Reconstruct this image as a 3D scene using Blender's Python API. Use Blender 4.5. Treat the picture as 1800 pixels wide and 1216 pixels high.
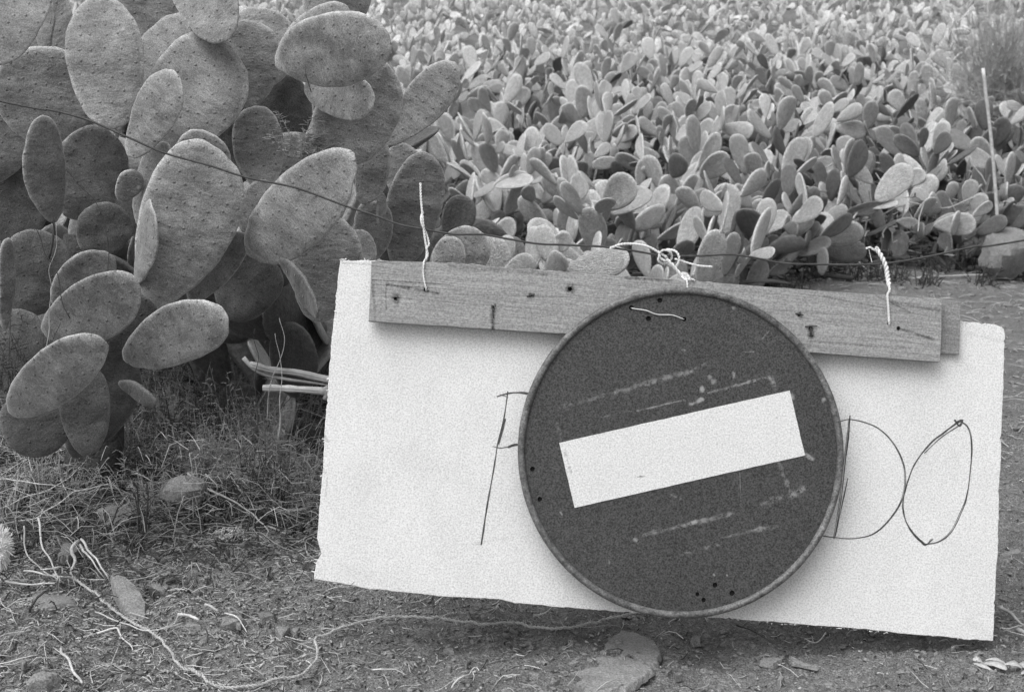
import bpy, math, random
import numpy as np
from mathutils import Vector, Matrix, Quaternion

for o in list(bpy.data.objects):
    bpy.data.objects.remove(o)
scene = bpy.context.scene
COL = scene.collection
R = math.radians
rnd = random.Random(7)
nr = np.random.RandomState(11)

# ------------------------------------------------------------------ camera, sky, sun, exposure
CAM = Vector((0.0, 0.0, 1.04))
PITCH = R(10.0)
FPX = 2500.0
cd = bpy.data.cameras.new('camera')
cd.sensor_width = 36.0
cd.lens = 50.0
cd.clip_start = 0.05
cd.clip_end = 600.0
cd.dof.use_dof = True
cd.dof.focus_distance = 2.85
cd.dof.aperture_fstop = 11.0
cam = bpy.data.objects.new('camera', cd)
cam.location = CAM
cam.rotation_euler = (R(90) - PITCH, 0, 0)
COL.objects.link(cam)
scene.camera = cam

SUN_EL, SUN_AZ = R(60), R(222)          # azimuth clockwise from +Y
world = bpy.data.worlds.new('World')
scene.world = world
world.use_nodes = True
wn, wl = world.node_tree.nodes, world.node_tree.links
wn.clear()
sky = wn.new('ShaderNodeTexSky')
sky.sky_type = 'NISHITA'
sky.sun_disc = False
sky.sun_elevation = SUN_EL
sky.sun_rotation = SUN_AZ
sky.air_density = 1.0
sky.dust_density = 4.0
bw = wn.new('ShaderNodeRGBToBW')
bg = wn.new('ShaderNodeBackground')
bg.inputs['Strength'].default_value = 0.15
wo = wn.new('ShaderNodeOutputWorld')
wl.new(sky.outputs[0], bw.inputs[0])
wl.new(bw.outputs[0], bg.inputs[0])
wl.new(bg.outputs[0], wo.inputs[0])

sd = bpy.data.lights.new('sun', 'SUN')
sd.energy = 1.15
sd.angle = R(60)
sd.color = (1.0, 1.0, 1.0)
sun = bpy.data.objects.new('sun', sd)
dsun = Vector((math.sin(SUN_AZ) * math.cos(SUN_EL), math.cos(SUN_AZ) * math.cos(SUN_EL), math.sin(SUN_EL)))
sun.rotation_euler = (-dsun).to_track_quat('-Z', 'Y').to_euler()
sun.location = dsun * 20
COL.objects.link(sun)
scene.view_settings.view_transform = 'Standard'
scene.view_settings.look = 'None'
scene.view_settings.gamma = 1.0
scene.view_settings.use_curve_mapping = False
scene.view_settings.exposure = 0.38

# ------------------------------------------------------------------ helpers: tags, meshes
def tag(o, label=None, cat=None, group=None, kind=None):
    if label: o['label'] = label
    if cat: o['category'] = cat
    if group: o['group'] = group
    if kind: o['kind'] = kind
    return o

def mesh_np(name, V, F, smooth=True):
    me = bpy.data.meshes.new(name)
    V = np.asarray(V, dtype=np.float32).reshape(-1, 3)
    F = np.asarray(F, dtype=np.int32)
    n, k = F.shape
    me.vertices.add(len(V))
    me.vertices.foreach_set('co', V.ravel())
    me.loops.add(n * k)
    me.loops.foreach_set('vertex_index', F.ravel())
    me.polygons.add(n)
    me.polygons.foreach_set('loop_start', np.arange(0, n * k, k, dtype=np.int32))
    me.polygons.foreach_set('use_smooth', np.full(n, smooth, dtype=bool))
    me.update(calc_edges=True)
    return me

def obj(name, me, m=None, parent=None):
    o = bpy.data.objects.new(name, me)
    COL.objects.link(o)
    if m is not None and me is not None and not me.materials:
        me.materials.append(m)
    if parent is not None:
        o.parent = parent
    return o

def empty(name, loc):
    o = bpy.data.objects.new(name, None)
    o.empty_display_size = 0.1
    o.location = loc
    COL.objects.link(o)
    return o

# ------------------------------------------------------------------ helpers: noise and ground height
_perm = nr.rand(512, 512)
def vnoise(x, y, s, seed=0):
    x = np.asarray(x, dtype=np.float64) * s + seed * 17.3 + 1000
    y = np.asarray(y, dtype=np.float64) * s + seed * 9.1 + 1000
    xi = np.floor(x).astype(int); yi = np.floor(y).astype(int)
    fx = x - xi; fy = y - yi
    fx = fx * fx * (3 - 2 * fx); fy = fy * fy * (3 - 2 * fy)
    a = _perm[xi % 512, yi % 512]; b = _perm[(xi + 1) % 512, yi % 512]
    c = _perm[xi % 512, (yi + 1) % 512]; d = _perm[(xi + 1) % 512, (yi + 1) % 512]
    return (a * (1 - fx) + b * fx) * (1 - fy) + (c * (1 - fx) + d * fx) * fy - 0.5

def hgt(x, y, fine=True):
    x = np.asarray(x, dtype=np.float64); y = np.asarray(y, dtype=np.float64)
    s1 = np.clip(y - 7.5, 0, None)
    h = 0.075 * s1 + 0.0022 * np.clip(s1, 0, 30) ** 2 * (s1 < 200)
    h = h + 0.05 * vnoise(x, y, 0.8, 1) * np.clip(y / 4, 0, 2)
    near = np.clip(1.2 - np.abs(y - 3) / 6, 0, 1)
    h = h + 0.022 * vnoise(x, y, 4.0, 2) * near
    # low bank of litter under the big prickly pear
    bank = np.clip((-x - 0.55) / 0.5, 0, 1) * np.clip((y - 2.9) / 0.6, 0, 1) * np.clip((8 - y) / 3, 0, 1)
    h = h + 0.10 * bank
    if fine:
        near2 = np.clip(1.3 - np.abs(y - 3) / 2.2, 0, 1) * np.clip(2.4 - np.abs(x), 0, 1)
        h = h + near2 * (0.020 * vnoise(x, y, 13, 3) + 0.016 * vnoise(x, y, 32, 4) + 0.009 * vnoise(x, y, 75, 5))
    return h

# pixel of the 1800x1216 photograph -> ray / point
FWD = Vector((0, math.cos(PITCH), -math.sin(PITCH)))
UPV = Vector((0, math.sin(PITCH), math.cos(PITCH)))
RT = Vector((1, 0, 0))
def ray(px, py):
    return FWD + RT * ((px - 900) / FPX) + UPV * (-(py - 608) / FPX)
def at(px, py, d):
    r = ray(px, py)
    return CAM + r * (d / r.y)
def gp(px, py, lift=0.0):
    r = ray(px, py)
    t = (CAM.z) / -r.z if r.z < -1e-4 else 8
    for _ in range(12):
        p = CAM + r * t
        h = float(hgt(p.x, p.y)) + lift
        t += (h - p.z) / r.z * 0.8
    p = CAM + r * t
    return Vector((p.x, p.y, float(hgt(p.x, p.y)) + lift))

# ------------------------------------------------------------------ materials (all neutral: a black and white photograph)
def mat(name, v, rough=0.85, var=(), bump=(), rand=0.0, sheen=0.0, spots=None, scars=None, stretch=None, coat=0.0, grain=None, rim=0.0):
    m = bpy.data.materials.new(name)
    m.use_nodes = True
    N, L = m.node_tree.nodes, m.node_tree.links
    N.clear()
    out = N.new('ShaderNodeOutputMaterial')
    b = N.new('ShaderNodeBsdfPrincipled')
    L.new(b.outputs[0], out.inputs[0])
    b.inputs['Roughness'].default_value = rough
    b.inputs['Specular IOR Level'].default_value = 0.3
    if sheen:
        b.inputs['Sheen Weight'].default_value = sheen
        b.inputs['Sheen Roughness'].default_value = 0.4
    tc = N.new('ShaderNodeTexCoord')
    src = tc.outputs['Object']
    if stretch:
        mp = N.new('ShaderNodeMapping')
        mp.inputs['Scale'].default_value = stretch
        L.new(src, mp.inputs[0]); src2 = mp.outputs[0]
    else:
        src2 = src
    oi = N.new('ShaderNodeObjectInfo')
    sh = N.new('ShaderNodeVectorMath'); sh.operation = 'SCALE'
    L.new(oi.outputs['Random'], sh.inputs['Scale']); sh.inputs[0].default_value = (37, 53, 71)
    def noise(scale, detail=3.0, r=0.6, s=None):
        ad = N.new('ShaderNodeVectorMath'); ad.operation = 'ADD'
        L.new(s or src2, ad.inputs[0]); L.new(sh.outputs[0], ad.inputs[1])
        n = N.new('ShaderNodeTexNoise')
        n.inputs['Scale'].default_value = scale
        n.inputs['Detail'].default_value = detail
        n.inputs['Roughness'].default_value = r
        L.new(ad.outputs[0], n.inputs['Vector'])
        return n.outputs[0]
    def math_(op, a, c=None, clamp=False):
        n = N.new('ShaderNodeMath'); n.operation = op; n.use_clamp = clamp
        for i, q in enumerate((a, c)):
            if q is None: continue
            if isinstance(q, (int, float)): n.inputs[i].default_value = q
            else: L.new(q, n.inputs[i])
        return n.outputs[0]
    val = math_('ADD', v, 0.0)
    for scale, amt in var:
        nn = noise(scale)
        f = math_('MULTIPLY_ADD', nn, amt * 4); f.node.inputs[2].default_value = 1 - amt * 2
        val = math_('MULTIPLY', val, f)
    if grain:
        nn = noise(grain[0], 1.0, 0.5, src)
        f = math_('MULTIPLY_ADD', nn, grain[1] * 4); f.node.inputs[2].default_value = 1 - grain[1] * 2
        val = math_('MULTIPLY', val, f)
    if rand:
        f = math_('MULTIPLY_ADD', oi.outputs['Random'], rand * 2); f.node.inputs[2].default_value = 1 - rand
        val = math_('MULTIPLY', val, f)
    if rim:                        # paler pad margin: fuzz and edge light painted in (a vertex attribute)
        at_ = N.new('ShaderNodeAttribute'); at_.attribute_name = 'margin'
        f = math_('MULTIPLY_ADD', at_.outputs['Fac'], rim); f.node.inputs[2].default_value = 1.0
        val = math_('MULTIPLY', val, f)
    hsum = None
    if spots:                      # dark areoles in a loose lattice
        vo = N.new('ShaderNodeTexVoronoi'); vo.inputs['Scale'].default_value = spots[0]
        vo.inputs['Randomness'].default_value = 0.45; vo.voronoi_dimensions = '2D'
        L.new(src, vo.inputs['Vector'])
        d = math_('SUBTRACT', 1.0, math_('MULTIPLY', vo.outputs['Distance'], spots[1]), True)
        val = math_('MULTIPLY', val, math_('SUBTRACT', 1.0, math_('MULTIPLY', d, spots[2])))
        hsum = math_('MULTIPLY', d, 0.004)
    if scars:                      # pale corky scars
        vo = N.new('ShaderNodeTexVoronoi'); vo.inputs['Scale'].default_value = scars[0]
        vo.inputs['Randomness'].default_value = 1.0
        ad = N.new('ShaderNodeVectorMath'); ad.operation = 'ADD'
        L.new(src, ad.inputs[0]); L.new(sh.outputs[0], ad.inputs[1])
        L.new(ad.outputs[0], vo.inputs['Vector'])
        d = math_('MULTIPLY', math_('SUBTRACT', scars[1], vo.outputs['Distance']), 14.0, True)
        d = math_('MULTIPLY', d, scars[2])
        val = math_('ADD', val, d)
    val = math_('MINIMUM', val, 0.86)
    L.new(val, b.inputs['Base Color'])
    prev = None
    for scale, strength, dist in bump:
        bp = N.new('ShaderNodeBump')
        bp.inputs['Strength'].default_value = strength
        bp.inputs['Distance'].default_value = dist
        L.new(noise(scale, 4.0), bp.inputs['Height'])
        if prev: L.new(prev, bp.inputs['Normal'])
        prev = bp.outputs[0]
    if hsum is not None:
        bp = N.new('ShaderNodeBump'); bp.inputs['Strength'].default_value = 0.6; bp.inputs['Distance'].default_value = 1.0
        L.new(hsum, bp.inputs['Height'])
        if prev: L.new(prev, bp.inputs['Normal'])
        prev = bp.outputs[0]
    if prev: L.new(prev, b.inputs['Normal'])
    return m

M = {}
M['soil'] = mat('soil', 0.215, 0.95, var=((1.2, 0.12), (9, 0.22), (60, 0.35)), bump=((45, 0.9, 0.02), (170, 1.0, 0.010)), grain=(300, 0.55))
M['pebble'] = mat('pebble', 0.21, 0.95, var=((12, 0.35),), bump=((60, 0.6, 0.006),), grain=(300, 0.35))
M['stone'] = mat('stone', 0.25, 0.95, var=((7, 0.15), (40, 0.15)), bump=((25, 0.8, 0.015), (120, 0.6, 0.006)), grain=(280, 0.35))
M['dark_stone'] = mat('dark_stone', 0.06, 0.95, var=((9, 0.25),), bump=((25, 0.8, 0.015),), grain=(280, 0.4))
PADB = ((14, 0.4, 0.02), (48, 0.22, 0.005))
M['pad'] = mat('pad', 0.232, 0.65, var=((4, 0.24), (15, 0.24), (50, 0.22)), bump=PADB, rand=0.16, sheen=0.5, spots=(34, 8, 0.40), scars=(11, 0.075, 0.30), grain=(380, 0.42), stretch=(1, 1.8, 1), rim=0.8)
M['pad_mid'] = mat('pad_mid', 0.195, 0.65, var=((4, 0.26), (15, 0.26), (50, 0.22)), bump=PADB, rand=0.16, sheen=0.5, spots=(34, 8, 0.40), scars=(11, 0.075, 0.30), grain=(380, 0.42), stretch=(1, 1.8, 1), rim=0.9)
M['pad_dark'] = mat('pad_dark', 0.10, 0.7, var=((6, 0.25), (24, 0.25)), bump=PADB, rand=0.2, sheen=0.3, spots=(30, 10, 0.22), scars=(7, 0.04, 0.15), grain=(380, 0.5), stretch=(1, 1.25, 1), rim=0.5)  # naturally dark pads, and shade in the clump painted as colour
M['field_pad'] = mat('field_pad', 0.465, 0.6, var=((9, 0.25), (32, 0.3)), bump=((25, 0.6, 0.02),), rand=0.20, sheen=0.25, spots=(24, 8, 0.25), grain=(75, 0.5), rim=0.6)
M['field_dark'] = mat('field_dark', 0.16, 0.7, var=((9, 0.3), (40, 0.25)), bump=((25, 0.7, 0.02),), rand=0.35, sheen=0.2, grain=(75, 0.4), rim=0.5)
M['far_pad'] = mat('far_pad', 0.54, 0.6, var=((1.6, 0.35), (9, 0.2)), bump=((25, 0.6, 0.012),), sheen=0.4, grain=(50, 0.4), rim=0.2)  # paler than the nearer pads: distance haze painted into the colour
M['trunk'] = mat('trunk', 0.06, 0.95, var=((10, 0.3),), bump=((20, 0.9, 0.03),), grain=(200, 0.35))
M['dry'] = mat('dry', 0.55, 0.9, var=((6, 0.35), (60, 0.2)), grain=(300, 0.2))
M['straw'] = mat('straw', 0.42, 0.9, var=((5, 0.45), (45, 0.25)))
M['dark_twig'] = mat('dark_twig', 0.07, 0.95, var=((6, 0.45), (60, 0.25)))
M['weed'] = mat('weed', 0.30, 0.9, var=((9, 0.50), (60, 0.25)))
M['wire'] = mat('wire', 0.07, 0.5, var=((80, 0.4),), bump=((300, 0.6, 0.002),))
M['twine'] = mat('twine', 0.80, 0.9, var=((90, 0.15),), bump=((400, 0.6, 0.002),))
M['rope'] = mat('rope', 0.52, 0.95, var=((30, 0.15), (200, 0.25)), bump=((400, 0.8, 0.003),))
M['panel'] = mat('panel', 0.74, 0.85, var=((3, 0.04), (14, 0.05)), bump=((70, 0.35, 0.003), (260, 0.4, 0.0015)), grain=(330, 0.24), stretch=(1, 0.5, 1))
M['ink'] = mat('ink', 0.085, 0.7, var=((35, 0.6), (250, 0.5)))
M['bar'] = mat('bar', 0.73, 0.5, var=((10, 0.03),), grain=(330, 0.23))
M['rim'] = mat('rim', 0.14, 0.45, var=((9, 0.4), (60, 0.5)), bump=((50, 0.5, 0.003),), grain=(300, 0.5))
M['hole_shade'] = mat('hole_shade', 0.02, 0.9)
M['white_tuft'] = mat('white_tuft', 0.84, 0.9, var=((60, 0.1),))
M['pale_pole'] = mat('pale_pole', 0.55, 0.8, var=((6, 0.15), (40, 0.1)), grain=(70, 0.2))

# ------------------------------------------------------------------ generic builders
def catmull(P, step):
    P = [np.array(p, dtype=float) for p in P]
    if len(P) == 2:
        n = max(2, int(np.linalg.norm(P[1] - P[0]) / step) + 1)
        return np.array([P[0] + (P[1] - P[0]) * t for t in np.linspace(0, 1, n)])
    Q = [2 * P[0] - P[1]] + P + [2 * P[-1] - P[-2]]
    out = []
    for i in range(1, len(Q) - 2):
        a, b, c, d = Q[i - 1:i + 3]
        n = max(2, int(np.linalg.norm(c - b) / step))
        for k in range(n):
            t = k / n
            out.append(0.5 * (2 * b + (c - a) * t + (2 * a - 5 * b + 4 * c - d) * t * t + (3 * b - a - 3 * c + d) * t ** 3))
    out.append(P[-1])
    return np.array(out)

def frames(C):
    T = np.gradient(C, axis=0)
    T /= np.linalg.norm(T, axis=1)[:, None] + 1e-12
    ref = np.array([0.13, 0.21, 0.97])
    if abs((T * ref).sum(1)).max() > 0.97: ref = np.array([0.9, 0.1, 0.3])
    A = np.cross(T, ref); A /= np.linalg.norm(A, axis=1)[:, None] + 1e-12
    B = np.cross(T, A)
    return T, A, B

class MB:
    def __init__(s): s.V = []; s.F = []; s.n = 0
    def add(s, V, F):
        s.V.append(np.asarray(V, dtype=np.float32)); s.F.append(np.asarray(F, dtype=np.int32) + s.n); s.n += len(V)
    def tube(s, C, r, sides=5, caps=True):
        C = np.asarray(C, dtype=float); n = len(C)
        r = np.broadcast_to(np.asarray(r, dtype=float), (n,))
        T, A, B = frames(C)
        a = np.arange(sides) * 2 * math.pi / sides
        V = C[:, None, :] + r[:, None, None] * (np.cos(a)[None, :, None] * A[:, None, :] + np.sin(a)[None, :, None] * B[:, None, :])
        V = V.reshape(-1, 3)
        i = np.arange(n - 1)[:, None] * sides; j = np.arange(sides)[None, :]; jn = (j + 1) % sides
        F = np.stack([i + j, i + jn, i + sides + jn, i + sides + j], -1).reshape(-1, 4)
        if caps:
            V = np.vstack([V, C[0], C[-1]])
            c0 = n * sides; c1 = c0 + 1; e = (n - 1) * sides
            j = np.arange(sides); jn = (j + 1) % sides
            F = np.vstack([F, np.stack([np.full(sides, c0), jn, j, np.full(sides, c0)], -1), np.stack([np.full(sides, c1), e + j, e + jn, np.full(sides, c1)], -1)])
        s.add(V, F)
    def strands(s, C, r, n=2, pitch=0.012, sides=5):
        C = np.asarray(C, dtype=float)
        d = np.r_[0, np.cumsum(np.linalg.norm(np.diff(C, axis=0), axis=1))]
        T, A, B = frames(C)
        for k in range(n):
            ph = d / pitch * 2 * math.pi + k * 2 * math.pi / n
            s.tube(C + r * 0.95 * (np.cos(ph)[:, None] * A + np.sin(ph)[:, None] * B), r, sides)
    def build(s, name, m, parent=None, smooth=True):
        V = np.vstack(s.V); F = np.vstack(s.F)
        tri = F[:, 0] == F[:, 3]
        me = bpy.data.meshes.new(name)
        Q = F[~tri]; Tq = F[tri][:, :3]
        me.vertices.add(len(V)); me.vertices.foreach_set('co', V.ravel())
        nl = len(Q) * 4 + len(Tq) * 3
        me.loops.add(nl); me.loops.foreach_set('vertex_index', np.r_[Q.ravel(), Tq.ravel()].astype(np.int32))
        me.polygons.add(len(Q) + len(Tq))
        me.polygons.foreach_set('loop_start', np.r_[np.arange(len(Q)) * 4, len(Q) * 4 + np.arange(len(Tq)) * 3].astype(np.int32))
        me.polygons.foreach_set('use_smooth', np.full(len(Q) + len(Tq), smooth, dtype=bool))
        me.update(calc_edges=True)
        return obj(name, me, m, parent)

def rebase(o, loc):
    """move the origin of a single-mesh thing to loc, geometry stays"""
    o.data.transform(Matrix.Translation(-Vector(loc)))
    o.location = Vector(loc) + o.location
    return o

def rock(name, px, py, wpx, hpx, m, flat=0.45, seed=0, sink=0.3, label=None, cat='stone', group=None, loc=None, rot=0.0, tiltx=0.0):
    rs = np.random.RandomState(seed + 100)
    p = loc if loc is not None else gp(px, py)
    d = (p - CAM).length
    w = wpx * d / FPX / 2; h = hpx * d / FPX / 2
    nu, nv = 22, 13
    V = [];
    dirs = rs.normal(size=(9, 3)); dirs /= np.linalg.norm(dirs, axis=1)[:, None]
    cut = rs.uniform(0.62, 0.92, 9)
    for i in range(nv):
        th = math.pi * i / (nv - 1)
        for j in range(nu):
            ph = 2 * math.pi * j / nu
            v = np.array([math.sin(th) * math.cos(ph), math.sin(th) * math.sin(ph), math.cos(th)])
            s = 1.0
            dd = dirs @ v
            for q in range(9):
                if dd[q] > 1e-3: s = min(s, cut[q] / dd[q])
            V.append(v * (s + 0.03 * rs.normal() * (0 < i < nv - 1)))
    V = np.array(V)
    V[:nu] = V[0]; V[-nu:] = V[-1]
    V = V * np.array([w, w * 0.8, max(h, w * flat)])
    c, s_ = math.cos(rot), math.sin(rot)
    V = V @ np.array([[c, s_, 0], [-s_, c, 0], [0, 0, 1]])
    if tiltx:
        c, s_ = math.cos(tiltx), math.sin(tiltx)
        V = V @ np.array([[1, 0, 0], [0, c, s_], [0, -s_, c]])
    F = []
    for i in range(nv - 1):
        for j in range(nu):
            F.append((i * nu + j, (i + 1) * nu + j, (i + 1) * nu + (j + 1) % nu, i * nu + (j + 1) % nu))
    me = mesh_np(name, V, F)
    me.set_sharp_from_angle(angle=R(28))
    o = obj(name, me, m)
    o.location = p + Vector((0, 0, V[:, 2].max() * (1 - 2 * sink)))
    tag(o, label, cat, group)
    return o

def slab(name, pts, thick, m, label, lift=0.0, cat='stone', group=None, seed=0, tilt=0.0, dome=0.15):
    """flat broken stone: outline in photograph pixels laid on the ground, jagged, with real thickness and a slightly uneven top"""
    rs_ = np.random.RandomState(seed)
    P = [gp(px, py) for px, py in pts]
    c = sum(P, Vector()) / len(P)
    out = []
    for i in range(len(P)):
        a_, b_ = P[i], P[(i + 1) % len(P)]
        for q in range(4):
            p = a_.lerp(b_, q / 4.0) - c
            k = 1 + rs_.normal(0, 0.04)
            out.append((p.x * k, p.y * k))
    O = np.array(out); n = len(O)
    lay = []
    for sc, z in ((1.06, -thick * .9), (1.0, thick * .55), (0.955, thick * .95), (0.86, thick), (0.6, thick * (1 + dome)), (0.3, thick * (1 + dome))):
        zz = z + (rs_.normal(0, thick * .05, n) if z > 0 else 0) + tilt * O[:, 1] * sc
        lay.append(np.column_stack([O * sc, zz]))
    V_ = np.vstack(lay + [[[0, 0, thick * (1 + dome)]]])
    j = np.arange(n); jn = (j + 1) % n
    F_ = [np.stack([k * n + j, k * n + jn, (k + 1) * n + jn, (k + 1) * n + j], -1) for k in range(5)]
    F_.append(np.stack([5 * n + j, 5 * n + jn, np.full(n, 6 * n), 5 * n + j], -1))
    mb_ = MB(); mb_.add(V_, np.vstack(F_)); o = mb_.build(name, m)
    o.data.set_sharp_from_angle(angle=R(32))
    o.location = (c.x, c.y, float(hgt(c.x, c.y, False)) + lift)
    return tag(o, label, cat, group)
def chip(px, py, w, h, label, m=None, seed=0, thick=0.006, group=None, name='flat_stone', rot=0.0):
    rs_ = np.random.RandomState(seed); k = rs_.randint(5, 8)
    an = np.sort(rs_.uniform(0, 6.28, k) * .35 + np.arange(k) * 6.28 / k * .9 + rot)
    return slab(name, [(px + w / 2 * math.cos(a_) * rs_.uniform(.75, 1.1), py + h / 2 * math.sin(a_) * rs_.uniform(.75, 1.1)) for a_ in an[::-1]], thick, m or M['stone'], label, 0.004, seed=seed, group=group)

# ------------------------------------------------------------------ ground
def axis(parts):
    out = []
    for a, b, n in parts: out.append(np.linspace(a, b, n, endpoint=False))
    return np.concatenate(out + [[parts[-1][1]]])
gx = np.unique(np.concatenate([axis([(-160, -20, 18), (-20, -5, 40), (-5, -1.6, 70), (-1.6, 1.6, 330), (1.6, 5, 70), (5, 20, 40), (20, 160, 18)])]))
gy = axis([(-60, -2, 16), (-2, 1.9, 30), (1.9, 4.3, 250), (4.3, 9, 130), (9, 40, 60), (40, 300, 30)])
X, Y = np.meshgrid(gx, gy)
Z = hgt(X, Y)
V = np.stack([X, Y, Z], -1).reshape(-1, 3)
nx, ny = len(gx), len(gy)
ii, jj = np.meshgrid(np.arange(nx - 1), np.arange(ny - 1))
a = (jj * nx + ii).ravel()
g = obj('ground', mesh_np('ground', V, np.stack([a, a + 1, a + nx + 1, a + nx], -1)), M['soil'])
tag(g, kind='structure')

# scattered grit and small stones (uncountable)
def scatter_xy(n, x0, x1, y0, y1, near_bias=1.3):
    t = nr.rand(n) ** near_bias
    y = y0 + (y1 - y0) * t
    x = x0 + (x1 - x0) * nr.rand(n)
    x = x * (y / ((y0 + y1) / 2)) ** 0.5
    return x, y
icoV = np.array([[0, 0, 1], [.89, 0, .45], [.28, .85, .45], [-.72, .53, .45], [-.72, -.53, .45], [.28, -.85, .45],
                 [.72, .53, -.45], [-.28, .85, -.45], [-.89, 0, -.45], [-.28, -.85, -.45], [.72, -.53, -.45], [0, 0, -1]])
icoF = np.array([[0, 1, 2], [0, 2, 3], [0, 3, 4], [0, 4, 5], [0, 5, 1], [1, 6, 2], [2, 7, 3], [3, 8, 4], [4, 9, 5], [5, 10, 1],
                 [6, 7, 2], [7, 8, 3], [8, 9, 4], [9, 10, 5], [10, 6, 1], [11, 7, 6], [11, 8, 7], [11, 9, 8], [11, 10, 9], [11, 6, 10]])
def pebbles(n, x, y, smin, smax, name, m, label):
    sz = smin + (smax - smin) * nr.rand(n) ** 4
    z = hgt(x, y) + sz * 0.15
    Vv = icoV[None] * (0.65 + 0.7 * nr.rand(n, 12, 1)) * sz[:, None, None] * np.stack([1 + 0.5 * nr.rand(n), 0.7 + 0.6 * nr.rand(n), 0.4 + 0.4 * nr.rand(n)], -1)[:, None, :]
    an = nr.rand(n) * 6.28; c = np.cos(an)[:, None]; s = np.sin(an)[:, None]
    Vr = np.stack([Vv[..., 0] * c - Vv[..., 1] * s, Vv[..., 0] * s + Vv[..., 1] * c, Vv[..., 2]], -1)
    Vr += np.stack([x, y, z], -1)[:, None, :]
    F = icoF[None] + (np.arange(n) * 12)[:, None, None]
    o = obj(name, mesh_np(name, Vr.reshape(-1, 3), F.reshape(-1, 3), False), m)
    tag(o, label, 'gravel', kind='stuff')
    return o
x, y = scatter_xy(30000, -1.7, 1.7, 1.95, 4.6, 1.4)
pebbles(len(x), x, y, 0.0012, 0.0075, 'gravel', M['pebble'], 'loose grit and small stones on the bare soil')
x, y = scatter_xy(7000, -1.0, 4.6, 4.2, 9.0, 1.1)
pebbles(len(x), x, y, 0.003, 0.02, 'gravel', M['pebble'], 'coarse grit on the track behind the panel')

# straw and leaf litter
def litter(n, xr, yr, lmin, lmax, rad, m, name, label, lift=0.004, dens=None, updown=0.35, seed=0, bias=1.3, cat='litter'):
    rs = np.random.RandomState(seed)
    mb = MB()
    k = 0
    pts = []
    while k < n:
        y = yr[0] + (yr[1] - yr[0]) * rs.rand() ** bias
        x = (xr[0] + (xr[1] - xr[0]) * rs.rand())
        if dens is not None and rs.rand() > dens(x, y): continue
        pts.append((x, y)); k += 1
    P = np.array(pts)
    L = lmin + (lmax - lmin) * rs.rand(n) ** 2
    an = rs.rand(n) * 6.28
    cv = rs.normal(0, 0.28, n)
    el = np.abs(rs.normal(0, updown, n))
    t = np.array([0, .33, .67, 1.0])
    # centre lines
    dx = np.cos(an[:, None] + cv[:, None] * t); dy = np.sin(an[:, None] + cv[:, None] * t)
    cx = P[:, 0:1] + L[:, None] * t * dx * np.cos(el)[:, None]; cy = P[:, 1:2] + L[:, None] * t * dy * np.cos(el)[:, None]
    cz = hgt(cx, cy) + lift * (0.3 + rs.rand(n))[:, None] + L[:, None] * np.sin(el)[:, None] * np.sin(t * 2.2) * 0.5
    C = np.stack([cx, cy, cz], -1)
    r = rad * (0.5 + rs.rand(n))[:, None] * np.array([1, .9, .75, .3])
    side = np.stack([-np.sin(an), np.cos(an), np.zeros(n)], -1)[:, None, :]
    up = np.array([0, 0, 1.0])
    V = np.stack([C + side * r[..., None], C - side * r[..., None], C + up * r[..., None] * 1.2], 2)   # n,4,3,3
    base = (np.arange(n) * 12)[:, None]
    Fs = []
    for i in range(3):
        for a_, b_ in ((0, 1), (1, 2), (2, 0)):
            Fs.append(np.concatenate([base + i * 3 + a_, base + i * 3 + b_, base + (i + 1) * 3 + b_, base + (i + 1) * 3 + a_], 1))
    F = np.vstack(Fs)
    o = obj(name, mesh_np(name, V.reshape(-1, 3), F), m)
    tag(o, label, cat, kind='stuff')
    return o
def d_left(x, y):
    v = 1 / (1 + math.exp((x + 0.45 - 0.25 * (y - 2.6)) * 6))
    return 0.10 + 0.9 * v
litter(15000, (-1.5, 1.5), (1.95, 4.2), 0.005, 0.030, 0.0008, M['straw'], 'straw_litter', 'fine dry straw scattered over the soil', dens=d_left, seed=1)
litter(2600, (-1.5, 1.5), (1.95, 4.2), 0.02, 0.08, 0.0010, M['dry'], 'straw_litter', 'longer pale straws scattered over the soil', dens=d_left, seed=2, updown=0.25, lift=0.007)
litter(12000, (-1.5, 1.5), (1.95, 4.2), 0.003, 0.012, 0.0022, M['straw'], 'leaf_flakes', 'small crumbled flakes of dry leaf on the soil', dens=d_left, seed=9, lift=0.003, updown=0.2)
litter(9000, (-1.5, 1.5), (1.95, 4.2), 0.003, 0.012, 0.0020, M['dark_twig'], 'leaf_flakes', 'dark crumbled flakes of rotten leaf on the soil', dens=d_left, seed=10, lift=0.003, updown=0.2)
litter(2500, (-1.5, 1.5), (1.95, 4.4), 0.01, 0.06, 0.0012, M['dark_twig'], 'twig_litter', 'dark broken twigs and leaf scraps on the soil', dens=d_left, seed=3, lift=0.006)
def d_under_pears(x, y):
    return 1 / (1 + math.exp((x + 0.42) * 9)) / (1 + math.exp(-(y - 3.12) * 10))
litter(16000, (-1.7, -0.2), (2.6, 5.2), 0.015, 0.08, 0.0026, M['dark_twig'], 'shade_litter', 'litter under the prickly pears, coloured dark to carry their shade', dens=d_under_pears, seed=6, lift=0.02, updown=0.6, bias=1.0)  # dark litter that paints the shade under the plants onto the ground
litter(5000, (-1.7, -0.2), (2.7, 4.6), 0.03, 0.16, 0.0011, M['weed'], 'straw_litter', 'matted dry stalks under the prickly pears', dens=d_under_pears, seed=7, lift=0.05, updown=0.6, bias=1.0)
litter(420, (-1.6, -0.3), (2.7, 4.0), 0.05, 0.18, 0.0009, M['dry'], 'bent_straws', 'long pale bent grass straws standing out of the dark litter', dens=d_under_pears, seed=12, lift=0.09, updown=0.9, bias=1.0)
def d_field(x, y):
    return 1.0 if y > field_front(900 + x / (y * 0.985 + 0.1) * FPX) - 0.1 else 0.0
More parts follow.
